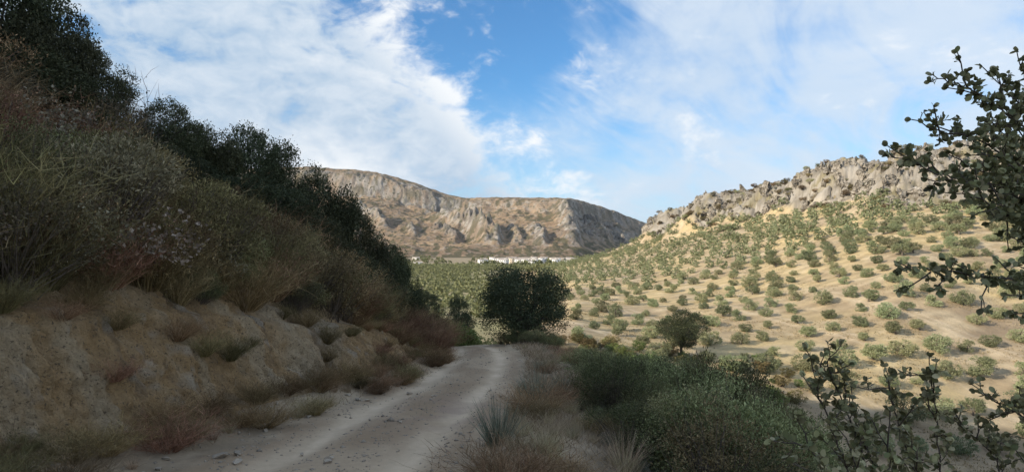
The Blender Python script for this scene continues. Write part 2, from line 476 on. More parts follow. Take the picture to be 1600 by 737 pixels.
M_orch = mat_leaf('orchard_leaf', (0.11, 0.13, 0.055), (0.18, 0.20, 0.095), (0.27, 0.29, 0.15), 0.2, 0.6, 0.2, 0.2)
M_broom = mat_leaf('broom_stem', (0.074, 0.057, 0.025), (0.208, 0.165, 0.078), (0.406, 0.322, 0.162), 0.1, 0.7, 0.12, 0.5)
M_rusty = mat_leaf('dry_brown_twig', (0.105, 0.063, 0.031), (0.251, 0.157, 0.085), (0.466, 0.309, 0.175), 0.1, 0.8, 0.1, 0.45)
M_fluff = mat_leaf('pale_seed_head', (0.15, 0.125, 0.085), (0.25, 0.21, 0.15), (0.40, 0.345, 0.26), 0.2, 0.8, 0.1, 0.2)
M_bush = mat_leaf('bush_leaf', (0.094, 0.104, 0.042), (0.224, 0.227, 0.100), (0.460, 0.437, 0.224), 0.15, 0.7, 0.12, 0.55)
M_fresh = mat_leaf('fresh_green_leaf', (0.084, 0.120, 0.036), (0.156, 0.204, 0.060), (0.288, 0.324, 0.108), 0.25, 0.5, 0.3, 0.25)
M_weed = mat_leaf('weed', (0.17, 0.15, 0.07), (0.30, 0.25, 0.125), (0.46, 0.39, 0.22), 0.15, 0.8, 0.1, 0.2)
M_sage = mat_leaf('sage_leaf', (0.082, 0.072, 0.040), (0.186, 0.164, 0.094), (0.361, 0.307, 0.192), 0.15, 0.7, 0.1, 0.5)
M_straw = mat_leaf('straw', (0.216, 0.162, 0.092), (0.389, 0.308, 0.189), (0.605, 0.497, 0.335), 0.2, 0.75, 0.1, 0.25)
M_rush = mat_leaf('grey_green_rush', (0.092, 0.101, 0.071), (0.184, 0.196, 0.138), (0.310, 0.316, 0.230), 0.15, 0.65, 0.2, 0.2)
M_kermes = mat_leaf('round_oak_leaf', (0.130, 0.132, 0.059), (0.277, 0.274, 0.130), (0.519, 0.484, 0.271), 0.25, 0.5, 0.2, 0.45)
M_bark = mat_bark('bark', (0.05, 0.042, 0.034), (0.13, 0.11, 0.09))
M_obark = mat_bark('olive_bark', (0.08, 0.065, 0.05), (0.19, 0.16, 0.125), 6)
M_twig = mat_bark('twig', (0.07, 0.05, 0.04), (0.16, 0.13, 0.10), 60)
M_crag = mat_stone('limestone', (0.20, 0.175, 0.14), (0.41, 0.37, 0.31), 0.5, (0.15, 0.135, 0.085), 0.55)
M_stone = mat_stone('road_stone', (0.30, 0.25, 0.195), (0.48, 0.40, 0.31), 14)

# ------------------------------------------------------------------ near ground: verge, track and cut bank (one sheet, three pieces)
def arr(c): return np.array(c, float)
def lerp(a, b, t): return a * (1 - t[..., None]) + b * t[..., None]

pxs = np.concatenate([np.arange(-900, -60, 30), np.arange(-60, 1660, 3.0), np.arange(1660, 2600, 30)])
Ys = np.exp(np.arange(math.log(2.6), math.log(58.2), 0.0115))
PX, YY = np.meshgrid(pxs, Ys)
XX = (PX - CX) / F * YY
ZZ = H(XX, YY)
d = XX - road_x(YY); t = foot_x(YY) - XX
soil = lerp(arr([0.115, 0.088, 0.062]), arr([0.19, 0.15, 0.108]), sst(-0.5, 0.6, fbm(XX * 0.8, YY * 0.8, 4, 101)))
track = lerp(arr([0.39, 0.28, 0.18]), arr([0.53, 0.40, 0.27]), sst(-0.3, 0.5, fbm(XX * 1.1, YY * 0.6, 4, 102)))
rutm = np.exp(-((d - 0.74) / 0.26) ** 2) + np.exp(-((d + 0.70) / 0.30) ** 2)
track = lerp(track * 0.80, arr([0.70, 0.555, 0.395]) + 0 * track, 0.95 * rutm * (0.75 + 0.4 * fbm(XX * 3, YY * 1.2, 3, 110)))
red = np.exp(-((XX + 1.0) / 0.8) ** 2 - ((YY - 10.3) / 1.6) ** 2) * sst(-0.4, 0.4, fbm(XX * 2, YY * 2, 3, 103))
track = lerp(track, arr([0.30, 0.215, 0.175]) + 0 * track, 0.55 * red)
edge = np.abs(d) * np.interp(YY, [0, 12, 20, 27, 60], [1.0, 1.0, 1.03, 1.10, 1.10]) + 0.28 * fbm(XX * 1.2, YY * 1.0, 4, 104)
roadm = sst(1.62, 1.15, edge)
verge = lerp(arr([0.30, 0.23, 0.155]), arr([0.46, 0.365, 0.255]), sst(-0.4, 0.5, fbm(XX * 1.7, YY * 1.7, 4, 105)))
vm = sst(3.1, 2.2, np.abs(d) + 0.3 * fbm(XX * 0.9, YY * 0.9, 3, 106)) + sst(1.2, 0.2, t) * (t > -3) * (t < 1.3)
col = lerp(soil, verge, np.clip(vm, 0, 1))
band = fbm(YY * 0.42 + 0.15 * ZZ, XX * 0.12, 3, 107)
face = lerp(arr([0.30, 0.215, 0.125]), arr([0.335, 0.30, 0.245]), sst(-0.25, 0.35, band))
face = lerp(face, arr([0.19, 0.135, 0.085]) + 0 * face, 0.75 * sst(0.1, 0.55, fbm(YY * 2.2, ZZ * 0.8 + XX * 0.3, 4, 108)))
face = lerp(face, arr([0.40, 0.34, 0.25]) + 0 * face, 0.7 * sst(0.15, 0.6, fbm(YY * 1.0 + 9, ZZ * 0.6, 4, 109)))
fm = sst(0.25, 0.6, t) * sst(2.5, 1.7, t) * sst(24, 20, YY)
col = lerp(col, face, fm)
col = lerp(col, track, roadm)
nr, nc = PX.shape
ZZ = ZZ - 0.45 * sst(0.25, 0.6, t) * sst(2.6, 2.2, t) * sst(3.6, 4.6, YY) * sst(23.8, 21, YY)
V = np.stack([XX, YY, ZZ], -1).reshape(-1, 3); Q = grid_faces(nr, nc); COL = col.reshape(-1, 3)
fr = roadm.ravel()[Q].mean(1) > 0.5
def piece(name, sel, mat, kind='structure', parent=None):
    q = Q[sel]; u, inv = np.unique(q, return_inverse=True)
    return link(name, make_mesh(name, V[u], inv.reshape(q.shape), mat, True, None, COL[u]), parent, kind=kind)
piece('ground', ~fr, M_near)
piece('dirt_road', fr, M_road)

# the cut bank: a finer skin over the face, with gullies, ledges and clods
by_ = np.exp(np.arange(math.log(4.2), math.log(24.5), 0.0026)); bt = np.arange(0.12, 2.75, 0.028)
BT, BY = np.meshgrid(bt, by_)
BX = foot_x(BY) - BT
BZ = H(BX, BY)
wob = 0.35 * fbm(BY * 1.1, BZ * 1.4, 3, 301)
gul = ridged((BY + wob) * 1.15, BZ * 0.22, 4, 302)
f1, f2, rid = cells(BY * 3.2 + wob, BZ * 2.4 + 0.5 * BY, 303)
g1, g2, rid2 = cells(BY * 9.0, BZ * 8.0, 304)
ledge = fbm(BZ * 5.0 + 0.6 * BY, BY * 0.5, 3, 305)
gul2 = ridged((BY + 0.5 * wob + 0.25 * BZ) * 3.1, BZ * 0.30, 3, 310)
disp = 0.08 + 0.08 * (0.62 - gul) + 0.10 * (0.6 - gul2) + 0.07 * (rid - 0.5) - 0.03 * np.exp(-(f2 - f1) / 0.10) + 0.05 * (rid2 - 0.5) - 0.03 * np.exp(-(g2 - g1) / 0.13) + 0.06 * ledge + 0.13 * fbm(BY * 7, BZ * 7, 5, 306, 0.68)
rim = sst(0.10, 0.42, BT) * sst(2.72, 2.25, BT) * sst(24.4, 20.5, BY)
disp = disp * rim - 0.10 * (1 - rim)
BX = BX + disp * 0.85; BZ = BZ + disp * 0.25
wear = fbm(BY * 0.45, BZ * 0.35, 3, 307); streak = fbm((BY + wob) * 2.6, BZ * 0.5, 4, 308); mott = fbm(BY * 5, BZ * 5, 4, 309)
bc = lerp(arr([0.37, 0.245, 0.125]), arr([0.32, 0.255, 0.175]), sst(-0.05, 0.5, wear))
bc = lerp(bc, arr([0.44, 0.355, 0.24]) + 0 * bc, 0.6 * sst(0.0, 0.5, streak))
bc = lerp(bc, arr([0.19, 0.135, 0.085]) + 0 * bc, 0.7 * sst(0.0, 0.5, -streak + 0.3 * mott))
bc = lerp(bc, arr([0.42, 0.37, 0.30]) + 0 * bc, 0.55 * sst(0.1, 0.5, mott) * sst(0.45, 0.7, rid))
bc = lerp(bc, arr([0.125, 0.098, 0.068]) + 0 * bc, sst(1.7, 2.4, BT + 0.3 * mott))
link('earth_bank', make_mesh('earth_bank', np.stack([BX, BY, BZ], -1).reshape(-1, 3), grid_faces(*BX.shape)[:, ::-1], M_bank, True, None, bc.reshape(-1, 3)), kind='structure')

# coarse land round about: the rest of the hill behind and to the left, and everything out to the skyline
gx = np.concatenate([np.arange(-130, 62, 2.5)]); gy = np.arange(-90, 60.1, 2.5)
GX, GY = np.meshgrid(gx, gy)
GZ = H(GX, GY)
inside = sst(0, 6, GY) * sst(-1.75, -1.5, GX / np.maximum(GY, 1)) * sst(1.85, 1.6, GX / np.maximum(GY, 1))
GZ = GZ - 3.0 * np.where(GY > 1, inside, 0) - 0.25
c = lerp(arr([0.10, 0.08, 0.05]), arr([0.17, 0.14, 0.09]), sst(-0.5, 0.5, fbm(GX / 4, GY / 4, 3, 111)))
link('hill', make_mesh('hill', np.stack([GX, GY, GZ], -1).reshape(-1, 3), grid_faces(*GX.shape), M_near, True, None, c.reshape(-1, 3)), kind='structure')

opx = np.concatenate([np.arange(-3000, -1400, 200), np.arange(-1400, 4000, 40), np.arange(4000, 5001, 200)]); oy = np.exp(np.linspace(math.log(57), math.log(6000), 150))
OX, OY = np.meshgrid(opx, oy); XO = (OX - CX) / F * OY
ZO = far_h(XO, np.minimum(OY, 3900)) - 2.5 - sst(600, 1500, OY) * 6
c = lerp(arr([0.16, 0.13, 0.08]), arr([0.26, 0.21, 0.13]), sst(-0.5, 0.5, fbm(XO / 60, OY / 60, 4, 112)))
link('far_ground', make_mesh('far_ground', np.stack([XO, OY, ZO], -1).reshape(-1, 3), grid_faces(*OX.shape), M_valley, True, None, c.reshape(-1, 3)), kind='structure')

# ------------------------------------------------------------------ the olive hillside with its limestone crest
pxs = np.arange(800, 1960, 2.4); Ys = np.exp(np.arange(math.log(56.5), math.log(470), 0.0062))
PX, YY = np.meshgrid(pxs, Ys); XX = (PX - CX) / F * YY
ZZ = H(XX, YY) - 0.5 * sst(59, 57, YY) - 1.2 * sst(812, 800, PX)
n1 = fbm(XX / 18, YY / 18, 4, 121); n2 = fbm(XX / 5, YY / 5, 3, 122)
col = lerp(arr([0.52, 0.40, 0.215]), arr([0.40, 0.305, 0.19]), sst(-0.35, 0.4, n1))
col = lerp(col, arr([0.54, 0.435, 0.285]) + 0 * col, 0.6 * sst(0.0, 0.5, n2))
# worn paths between the rows
u = XX * 0.94 + YY * 0.34; v_ = -XX * 0.34 + YY * 0.94
furrow = np.sin(v_ * 2 * math.pi / 3.4 + 2.0 * fbm(XX / 20, YY / 20, 2, 123))
col = col * (1 + 0.10 * furrow + 0.26 * fbm(XX / 2.6, YY / 2.2, 4, 127, 0.65))[..., None]
lane = np.exp(-((np.mod(u + 1.2 * fbm(XX / 30, YY / 30, 2, 129), 18.3) - 9.0) / 0.55) ** 2) + np.exp(-((np.mod(u + 1.2 * fbm(XX / 30, YY / 30, 2, 129), 18.3) - 11.0) / 0.45) ** 2)
col = lerp(col, arr([0.66, 0.54, 0.38]) + 0 * col, 0.5 * lane * sst(-0.2, 0.3, n1))
# scrubby, ungrown patches
scrub = sst(0.15, 0.45, fbm(XX / 22 + 3.1, YY / 22, 4, 124)) * sst(190, 90, YY)
col = lerp(col, arr([0.25, 0.185, 0.125]) + 0 * col, 0.65 * scrub)
low = sst(88, 66, YY) * sst(1300, 1050, PX)
col = lerp(col, arr([0.24, 0.20, 0.11]) + 0 * col, 0.7 * low)
cw = crag_weight(PX, YY)
rock = lerp(arr([0.24, 0.21, 0.165]), arr([0.40, 0.36, 0.30]), sst(-0.4, 0.5, fbm(XX / 4, YY / 4 + ZZ / 3, 4, 125)))
turf = sst(0.05, 0.4, fbm(XX / 7, YY / 7, 3, 126))
rock = lerp(rock, arr([0.23, 0.195, 0.10]) + 0 * rock, 0.75 * turf)
col = lerp(col, rock, sst(0.1, 0.6, cw))
back = sst(430, 520, YY)
link('olive_hillside', make_mesh('olive_hillside', np.stack([XX, YY, ZZ], -1).reshape(-1, 3), grid_faces(*PX.shape), M_hill, True, None, col.reshape(-1, 3)), kind='structure')

# ------------------------------------------------------------------ valley floor
pxs = np.arange(300, 1160, 4.0); Ys = np.exp(np.arange(math.log(56.5), math.log(1500), 0.011))
PX, YY = np.meshgrid(pxs, Ys); XX = (PX - CX) / F * YY
ZZ = H(XX, YY) - 0.4 * sst(59, 57, YY) - 3.0 * sst(802, 830, PX) * sst(480, 440, YY)
n1 = fbm(XX / 60, YY / 60, 4, 131)
col = lerp(arr([0.26, 0.245, 0.12]), arr([0.38, 0.325, 0.19]), sst(-0.2, 0.5, n1))
col = lerp(col, arr([0.36, 0.28, 0.17]) + 0 * col, sst(160, 70, YY) * 0.8)
col = lerp(col, arr([0.33, 0.265, 0.175]) + 0 * col, sst(700, 1000, YY))
link('valley_floor', make_mesh('valley_floor', np.stack([XX, YY, ZZ], -1).reshape(-1, 3), grid_faces(*PX.shape), M_valley, True, None, col.reshape(-1, 3)), kind='structure')

# ------------------------------------------------------------------ the mountain
CRP = [100, 300, 480, 560, 600, 650, 700, 730, 760, 880, 892, 920, 960, 1005, 1100, 1300]
CRY = [285, 266, 259, 264, 270, 285, 303, 308, 307, 308, 309, 315, 328, 346, 374, 392]
CRD = [2150, 2100, 2050, 2030, 2020, 2010, 2010, 2010, 1990, 1850, 1850, 2040, 2280, 2560, 2900, 3000]
pxs = np.arange(120, 1240, 1.5); ss = np.concatenate([np.linspace(0, 1, 300), np.linspace(1.01, 1.45, 30)])
PX, S = np.meshgrid(pxs, ss)
cd = np.interp(PX, CRP, _smooth(np.interp(np.arange(100, 1301, 1.0), CRP, CRD), 41)[np.clip(np.array(CRP) - 100, 0, 1200)])
cd = np.interp(PX, np.arange(100, 1301, 1.0), _smooth(np.interp(np.arange(100, 1301, 1.0), CRP, CRD), 25))
cp = np.interp(PX, np.arange(100, 1301, 1.0), _smooth(np.interp(np.arange(100, 1301, 1.0), CRP, CRY), 15))
ft = np.interp(PX, [100, 700, 860, 900, 960, 1010, 1240], [1120, 1120, 1120, 1150, 1320, 1500, 1700])
YY = ft + (cd - ft) * S
XX = (PX - CX) / F * YY
ZC = EYE + cd * (HY - cp) / F                        # crest height
Z0 = EYE + ft * (HY - 403.5) / F
cliff_top = np.interp(PX, [480, 560, 720, 760, 870, 900, 1100], [1, 1, 1, 0.35, 0.4, 0.8, 0.6])
s_ = np.clip(S, 0, 1)
prof = 0.80 * s_ ** 1.35 + 0.20 * (cliff_top * sst(0.84, 0.90, s_) + (1 - cliff_top) * s_ ** 1.2)
ZZ = Z0 + (ZC - Z0) * np.where(S <= 1, prof, 1 - 1.2 * (S - 1))
fade = sst(0.0, 0.12, S) * (0.25 + 0.75 * sst(1.0, 0.86, S))
big = ridged(XX / 260 + 0.2 * fbm(XX / 90, YY / 90, 2, 140), YY / 420, 4, 141) - 0.55
ZZ = ZZ + fade * 24 * big
# spurs and outcrops (place on the face: column, height along the slope, size)
rk = np.zeros_like(ZZ)
for (p0, s0, p1, s1, wd, ht) in ((700, 0.66, 778, 0.30, 15, 30), (728, 0.58, 760, 0.34, 9, 22), (690, 0.5, 712, 0.36, 8, 12), (560, 0.66, 605, 0.48, 14, 22), (884, 0.86, 905, 0.30, 12, 26), (835, 0.55, 850, 0.30, 10, 16),
                                 (925, 0.72, 950, 0.35, 12, 24), (960, 0.7, 985, 0.35, 12, 20), (545, 0.45, 560, 0.35, 9, 12), (640, 0.5, 650, 0.4, 7, 10), (800, 0.5, 812, 0.3, 8, 12)):
    k = np.clip((s0 - S) / (s0 - s1), 0, 1)
    pc = p0 + (p1 - p0) * k + 5 * fbm(S * 14, PX * 0 + p0, 2, 142)
    e = np.where(PX > pc, (PX - pc) / (wd * 0.55), (PX - pc) / (wd * 1.5))
    b = np.exp(-e * e) * sst(s0 + 0.05, s0 - 0.02, S) * sst(s1 - 0.14, s1 + 0.04, S)
    ZZ = ZZ + ht * b * (0.8 + 0.4 * ridged(PX / 9, S * 25, 2, 143)); rk = np.maximum(rk, b)
f1, f2, rid = cells(XX / 26 + fbm(XX / 20, YY / 20, 2, 144), YY / 60, 145)
craggy = np.clip(rk * 1.3 + cliff_top * sst(0.80, 0.86, S) * sst(0.97, 0.92, S) + 0.6 * sst(885, 900, PX) * sst(0.3, 0.45, S), 0, 1)
craggy = craggy * (0.45 + 0.55 * sst(-0.25, 0.25, fbm(XX / 45, YY / 70, 3, 147)))
ZZ = ZZ + fade * craggy * ((rid - 0.5) * 15 - 7 * np.exp(-(f2 - f1) / 0.12))
ZZ = ZZ + fade * (9.0 * (ridged(XX / 55 + 0.3 * fbm(XX / 40, YY / 40, 2, 155), YY / 75, 4, 156, 0.62) - 0.5) + 4.0 * fbm(XX / 30, YY / 40, 4, 146) + 2.0 * np.sin(ZZ / 7.5 + 2 * fbm(XX / 80, YY / 80, 2, 148)))
lim = EYE + YY * (HY - (cp + 1.0 + 1.6 * fbm(PX / 7, PX * 0, 3, 154))) / F
ZZ = np.where(S <= 1.02, smin(ZZ, lim, 4.0), ZZ)
gz = np.gradient(ZZ, axis=0) / np.maximum(np.gradient(YY, axis=0), 0.1)
n3 = fbm(XX / 24, YY / 34, 4, 149); n4 = fbm(XX / 9, YY / 14, 3, 150)
col = lerp(arr([0.35, 0.245, 0.15]), arr([0.24, 0.17, 0.11]), sst(-0.3, 0.4, fbm(XX / 120, YY / 120, 4, 151)))
col = lerp(col, arr([0.39, 0.285, 0.17]) + 0 * col, 0.5 * sst(0.1, 0.5, n3) * sst(0.3, 0.6, S))
stone = lerp(arr([0.165, 0.152, 0.135]), arr([0.33, 0.30, 0.26]), sst(-0.4, 0.4, n4))
rm = np.clip(craggy * 0.85 + 0.6 * sst(0.45, 0.9, np.abs(gz)) * sst(0.0, 0.4, n3) + 0.35 * sst(0.15, 0.45, n4), 0, 1)
col = lerp(col, stone, rm)
shr = sst(0.08, 0.34, fbm(XX / 11, YY / 20, 3, 152) + 0.35 * fbm(XX / 110, YY / 140, 2, 153) + 0.26 * sst(0.45, 0.1, S) + 0.02)
col = lerp(col, arr([0.085, 0.082, 0.045]) + 0 * col, 0.85 * shr * (1 - 0.6 * craggy))
link('mountain', make_mesh('mountain', np.stack([XX, YY, ZZ], -1).reshape(-1, 3), grid_faces(*PX.shape), M_mount, True, None, col.reshape(-1, 3)), kind='structure')

# ------------------------------------------------------------------ thin air haze over the whole valley
hm = bpy.data.materials.new('haze'); hm.use_nodes = True; hm.node_tree.nodes.clear()
pv = hm.node_tree.nodes.new('ShaderNodeVolumePrincipled'); ho = hm.node_tree.nodes.new('ShaderNodeOutputMaterial')
pv.inputs['Color'].default_value = (0.88, 0.93, 1.0, 1); pv.inputs['Density'].default_value = 0.00003; pv.inputs['Anisotropy'].default_value = 0.2
hm.node_tree.links.new(pv.outputs[0], ho.inputs['Volume'])
bpy.context.view_layer.update()
lo_ = np.full(3, 1e9); hi_ = -lo_
for o in scene.objects:
    if o.type == 'MESH':
        for c_ in o.bound_box: lo_ = np.minimum(lo_, c_); hi_ = np.maximum(hi_, c_)
lo_ = lo_ - (60, 60, 1.0); hi_ = hi_ + (60, 60, 12.0)
hv = np.array([[x, y, z] for z in (lo_[2], hi_[2]) for y in (lo_[1], hi_[1]) for x in (lo_[0], hi_[0])])
hf = np.array([[0, 1, 3, 2], [4, 6, 7, 5], [0, 4, 5, 1], [2, 3, 7, 6], [0, 2, 6, 4], [1, 5, 7, 3]])[:, ::-1]
link('haze', make_mesh('haze', hv, hf, hm), kind='stuff')
print('haze box', lo_, hi_)

# ------------------------------------------------------------------ plant models (each built once, then copied)
def crown_pts(rng, n, R, nl=12, lr=(0.30, 0.46), per=22, spread=0.06, bottom=-0.55):
    """leaf points in sprays that sit on the skins of several lobes"""
    c = []
    while len(c) < nl:
        p = rng.normal(size=3); p /= np.linalg.norm(p)
        p *= rng.uniform(0.45, 0.72)
        if p[2] > bottom: c.append(p)
    c = np.array(c); rr = rng.uniform(*lr, nl)
    nt = max(n // per, 1)
    li = rng.integers(0, nl, nt)
    dv = norm(rng.normal(size=(nt, 3)) + 0.35 * norm(c[li]))
    tw = c[li] + dv * (rr[li] * rng.uniform(0.55, 1.05, nt) ** 0.5)[:, None]
    ti = rng.integers(0, nt, n)
    P = tw[ti] + rng.normal(size=(n, 3)) * spread
    out = norm(0.6 * dv[ti] + 0.5 * norm(P))
    tone = rng.random(nt)
    return P * R, out, np.clip(0.55 * rng.random(n) + 0.45 * tone[ti], 0, 1), c * R, rr

def limb_set(rng, base_h, centers, r0, lean=(0, 0), sides=6, n=None):
    parts = []
    top = np.array([lean[0], lean[1], base_h])
    p = np.array([[0, 0, -0.25], [lean[0] * 0.3 + rng.normal() * 0.03, lean[1] * 0.3, base_h * 0.45], top])
    parts.append(tube(p, [r0 * 1.25, r0, r0 * 0.8], sides + 2))
    for c in centers[:n]:
        m = top * 0.5 + c * 0.5 + rng.normal(size=3) * 0.08 * np.linalg.norm(c - top)
        m[2] -= 0.05
        parts.append(tube(np.array([top - (0, 0, 0.05), m, c]), [r0 * 0.55, r0 * 0.35, r0 * 0.12], sides))
    return cat(parts)

def oak_model(seed, n=25000, R=(1.5, 1.5, 1.25), hc=1.75, L=0.062, mat=None, nl=16, trunk=0.09, bottom=-0.55, lr=(0.28, 0.44)):
    rng = np.random.default_rng(seed)
    P, out, tone, c, rr = crown_pts(rng, n, np.array(R), nl, lr, bottom=bottom)
    P[:, 2] += hc; c = c + (0, 0, hc)
    ok = P[:, 2] > 0.1
    v, f, r = leaves(rng, P[ok], L, 0.55, out[ok] + (0, 0, 0.3), 0.8, 0.12, tone[ok])
    tv, tf, _ = limb_set(rng, hc * 0.42, c, trunk)
    return make_mesh('crown', v, f, mat or M_oak, False, r), make_mesh('trunk', tv, tf, M_bark, True)

OAKS = [oak_model(1), oak_model(2, 25000, (1.55, 1.45, 1.15), 1.6), oak_model(3, 22000, (1.35, 1.35, 1.4), 1.8)]
BIG_OAK = oak_model(11, 48000, (2.35, 2.0, 2.0), 2.05, 0.07, None, 38, 0.16, -0.95, (0.24, 0.40))

def olive_model(seed, n=3800, L=0.19):
    rng = np.random.default_rng(seed)
    R = np.array([1.85, 1.85, 1.35]) * rng.uniform(0.92, 1.08, 3)
    P, out, tone, c, rr = crown_pts(rng, n, R, 13, (0.30, 0.46), 16, 0.07, -0.75)
    P[:, 2] += 1.2; c = c + (0, 0, 1.2)
    ok = P[:, 2] > 0.05
    v, f, r = leaves(rng, P[ok], L, 0.42, out[ok] + (0, 0, 0.1), 0.9, 0.1, tone[ok])
    tv, tf, _ = limb_set(rng, 0.6, c, 0.16, (rng.normal() * 0.1, rng.normal() * 0.1), 5, 6)
    return make_mesh('crown', v, f, M_olive, False, r), make_mesh('trunk', tv, tf, M_obark, True)
OLIVES = [olive_model(20 + k) for k in range(6)]

def broom_model(seed, n=520, h=1.0, spread=0.62, mat=None, branch=3, name='stems', wid=0.007):
    """brush of fine stems, each forking into twigs"""
    rng = np.random.default_rng(seed)
    a = rng.uniform(0, 2 * math.pi, n); q = np.sqrt(rng.random(n))
    B = np.stack([np.cos(a) * q * 0.14, np.sin(a) * q * 0.14, np.full(n, -0.06)], 1)
    tilt = q * spread * rng.uniform(0.6, 1.2, n)
    D = norm(np.stack([np.cos(a) * tilt, np.sin(a) * tilt, np.ones(n)], 1))
    Ln = h * rng.uniform(0.55, 1.1, n) * (1 - 0.2 * q)
    bend = np.stack([np.cos(a) * 0.28 * q, np.sin(a) * 0.28 * q, -0.12 * q], 1)
    v, f, r, path = ribbons(rng, B, D, Ln, bend, np.full(n, wid), 5, 0.35, 0.085)
    parts = [(v, f, r)]
    for k in range(branch):
        j = rng.integers(2, 5, n)
        b2 = path[np.arange(n), j]
        d2 = norm(D + rng.normal(size=(n, 3)) * 0.75 + (0, 0, 0.25))
        v2, f2, r2, _ = ribbons(rng, b2, d2, Ln * rng.uniform(0.14, 0.34, n), bend * 0.6, np.full(n, wid * 0.75), 3, 0.3, 0.05)
        parts.append((v2, f2, np.repeat(r[::10], 6) * 0.7 + 0.3 * r2))
    v, f, r = cat(parts)
    return make_mesh(name, v, f, mat or M_broom, False, r), path

def leafy_shrub(seed, n=5200, R=(0.62, 0.62, 0.5), hc=0.5, L=0.045, mat=None, nl=9, asp=0.45, stems=110, lr=(0.28, 0.50)):
    rng = np.random.default_rng(seed)
    P, out, tone, c, rr = crown_pts(rng, n, np.array(R), nl, lr, 14, 0.07, -0.7)
    P[:, 2] += hc; ok = P[:, 2] > 0.0
    v, f, r = leaves(rng, P[ok], L, asp, out[ok] + (0, 0, 0.5), 0.8, 0.12, tone[ok])
    fol = make_mesh('foliage', v, f, mat or M_bush, False, r)
    tip = P[rng.integers(0, len(P), stems)]
    B = rng.normal(size=(stems, 3)) * (0.06, 0.06, 0) - (0, 0, 0.08)
    D = tip - B; Ln = np.linalg.norm(D, axis=1)
    v, f, r, _ = ribbons(rng, B, norm(D), Ln * 1.06, np.zeros((stems, 3)), np.full(stems, 0.012), 4, 0.3, 0.03)
    return fol, make_mesh('stems', v, f, M_twig, False, r)

def fluffy_shrub(seed, h=0.75):
    """brown brush with pale seed heads at the tips"""
    rng = np.random.default_rng(seed)
    st, path = broom_model(seed, 420, h, 0.75, M_rusty, 3, 'stems', 0.006)
    tips = path[rng.random(len(path)) < 0.2][:, -1]
    P = np.repeat(tips, 5, axis=0) + rng.normal(size=(len(tips) * 5, 3)) * 0.022
    v, f, r = leaves(rng, P, 0.036, 0.7, np.tile((0, 0, 1.0), (len(P), 1)), 0.4, 0.1)
    heads = make_mesh('seed_heads', v, f, M_fluff, False, r)
    P2 = path[:, 2:].reshape(-1, 3); P2 = P2[rng.random(len(P2)) < 0.9] + rng.normal(size=(int((rng.random(1) * 0).item()) + 1, 3)) * 0.0
    P2 = np.repeat(P2, 2, axis=0); P2 = P2 + rng.normal(size=P2.shape) * 0.02
    v, f, r = leaves(rng, P2, 0.032, 0.35, np.tile((0, 0, 1.0), (len(P2), 1)), 0.8, 0.1)
    fol = make_mesh('foliage', v, f, M_rusty, False, r)
    return st, heads, fol

def tuft_model(seed, n=170, h=0.5, spread=0.5, mat=None, wid=0.006, K=4, droop=0.25):
    rng = np.random.default_rng(seed)
    a = rng.uniform(0, 2 * math.pi, n); q = np.sqrt(rng.random(n))
    B = np.stack([np.cos(a) * q * 0.09, np.sin(a) * q * 0.09, np.full(n, -0.04)], 1)
    a2 = a + rng.normal(size=n) * 0.5
    ti = spread * q * rng.uniform(0.5, 1.3, n)
    D = norm(np.stack([np.cos(a2) * ti, np.sin(a2) * ti, np.ones(n)], 1))
    bend = np.stack([np.cos(a2) * droop * q, np.sin(a2) * droop * q, -0.3 * droop * q], 1)
    v, f, r, path = ribbons(rng, B, D, h * rng.uniform(0.45, 1.1, n), bend, np.full(n, wid), K, 0.2, 0.03)
    return make_mesh('blades', v, f, mat or M_straw, False, r)

BROOMS = [broom_model(40 + k, 420, 1.0, 0.75, None, 5)[0] for k in range(4)]
GREYBR = [broom_model(50 + k, 380, 1.0, 0.95, M_rusty, 5)[0] for k in range(3)]
FLUFFY = [fluffy_shrub(60 + k) for k in range(3)]
BUSHES = [leafy_shrub(70 + k, 9000, (0.66, 0.66, 0.6), 0.5, 0.027, None, 15, 0.42, 150, (0.20, 0.40)) for k in range(4)]
FRESH = [leafy_shrub(80 + k, 2500, (0.66, 0.66, 0.5), 0.45, 0.07, M_fresh) for k in range(2)]
SCRUB = [leafy_shrub(84 + k, 2200, (0.7, 0.7, 0.42), 0.38, 0.075, M_broom) for k in range(2)]
BRUSHY = [leafy_shrub(110, 5200, (0.62, 0.6, 0.5), 0.48, 0.034, M_broom, 13, 0.3, 160), leafy_shrub(111, 5200, (0.66, 0.6, 0.42), 0.42, 0.034, M_broom, 11, 0.3, 160), leafy_shrub(112, 5000, (0.62, 0.62, 0.5), 0.46, 0.032, M_rusty, 12, 0.3, 180), leafy_shrub(113, 5200, (0.6, 0.66, 0.46), 0.46, 0.034, M_sage, 12, 0.35, 160)]
STRAWS = [tuft_model(90 + k, 190, 0.5, 0.55, M_straw, 0.005) for k in range(4)]
RUSHES = [tuft_model(100 + k, 260, 0.55, 0.55, M_rush, 0.007, 4, 0.12) for k in range(3)]

def plant(name, label, catg, group, meshes, names, loc, rz=0.0, sc=(1, 1, 1)):
    o = empty(name, loc, rz, sc)
    for me, nm in zip(meshes, names): link(nm, me, o, kind='stuff' if nm == 'seed_heads' else None)
    return tag(o, label, catg, group)

R = random.Random(5)
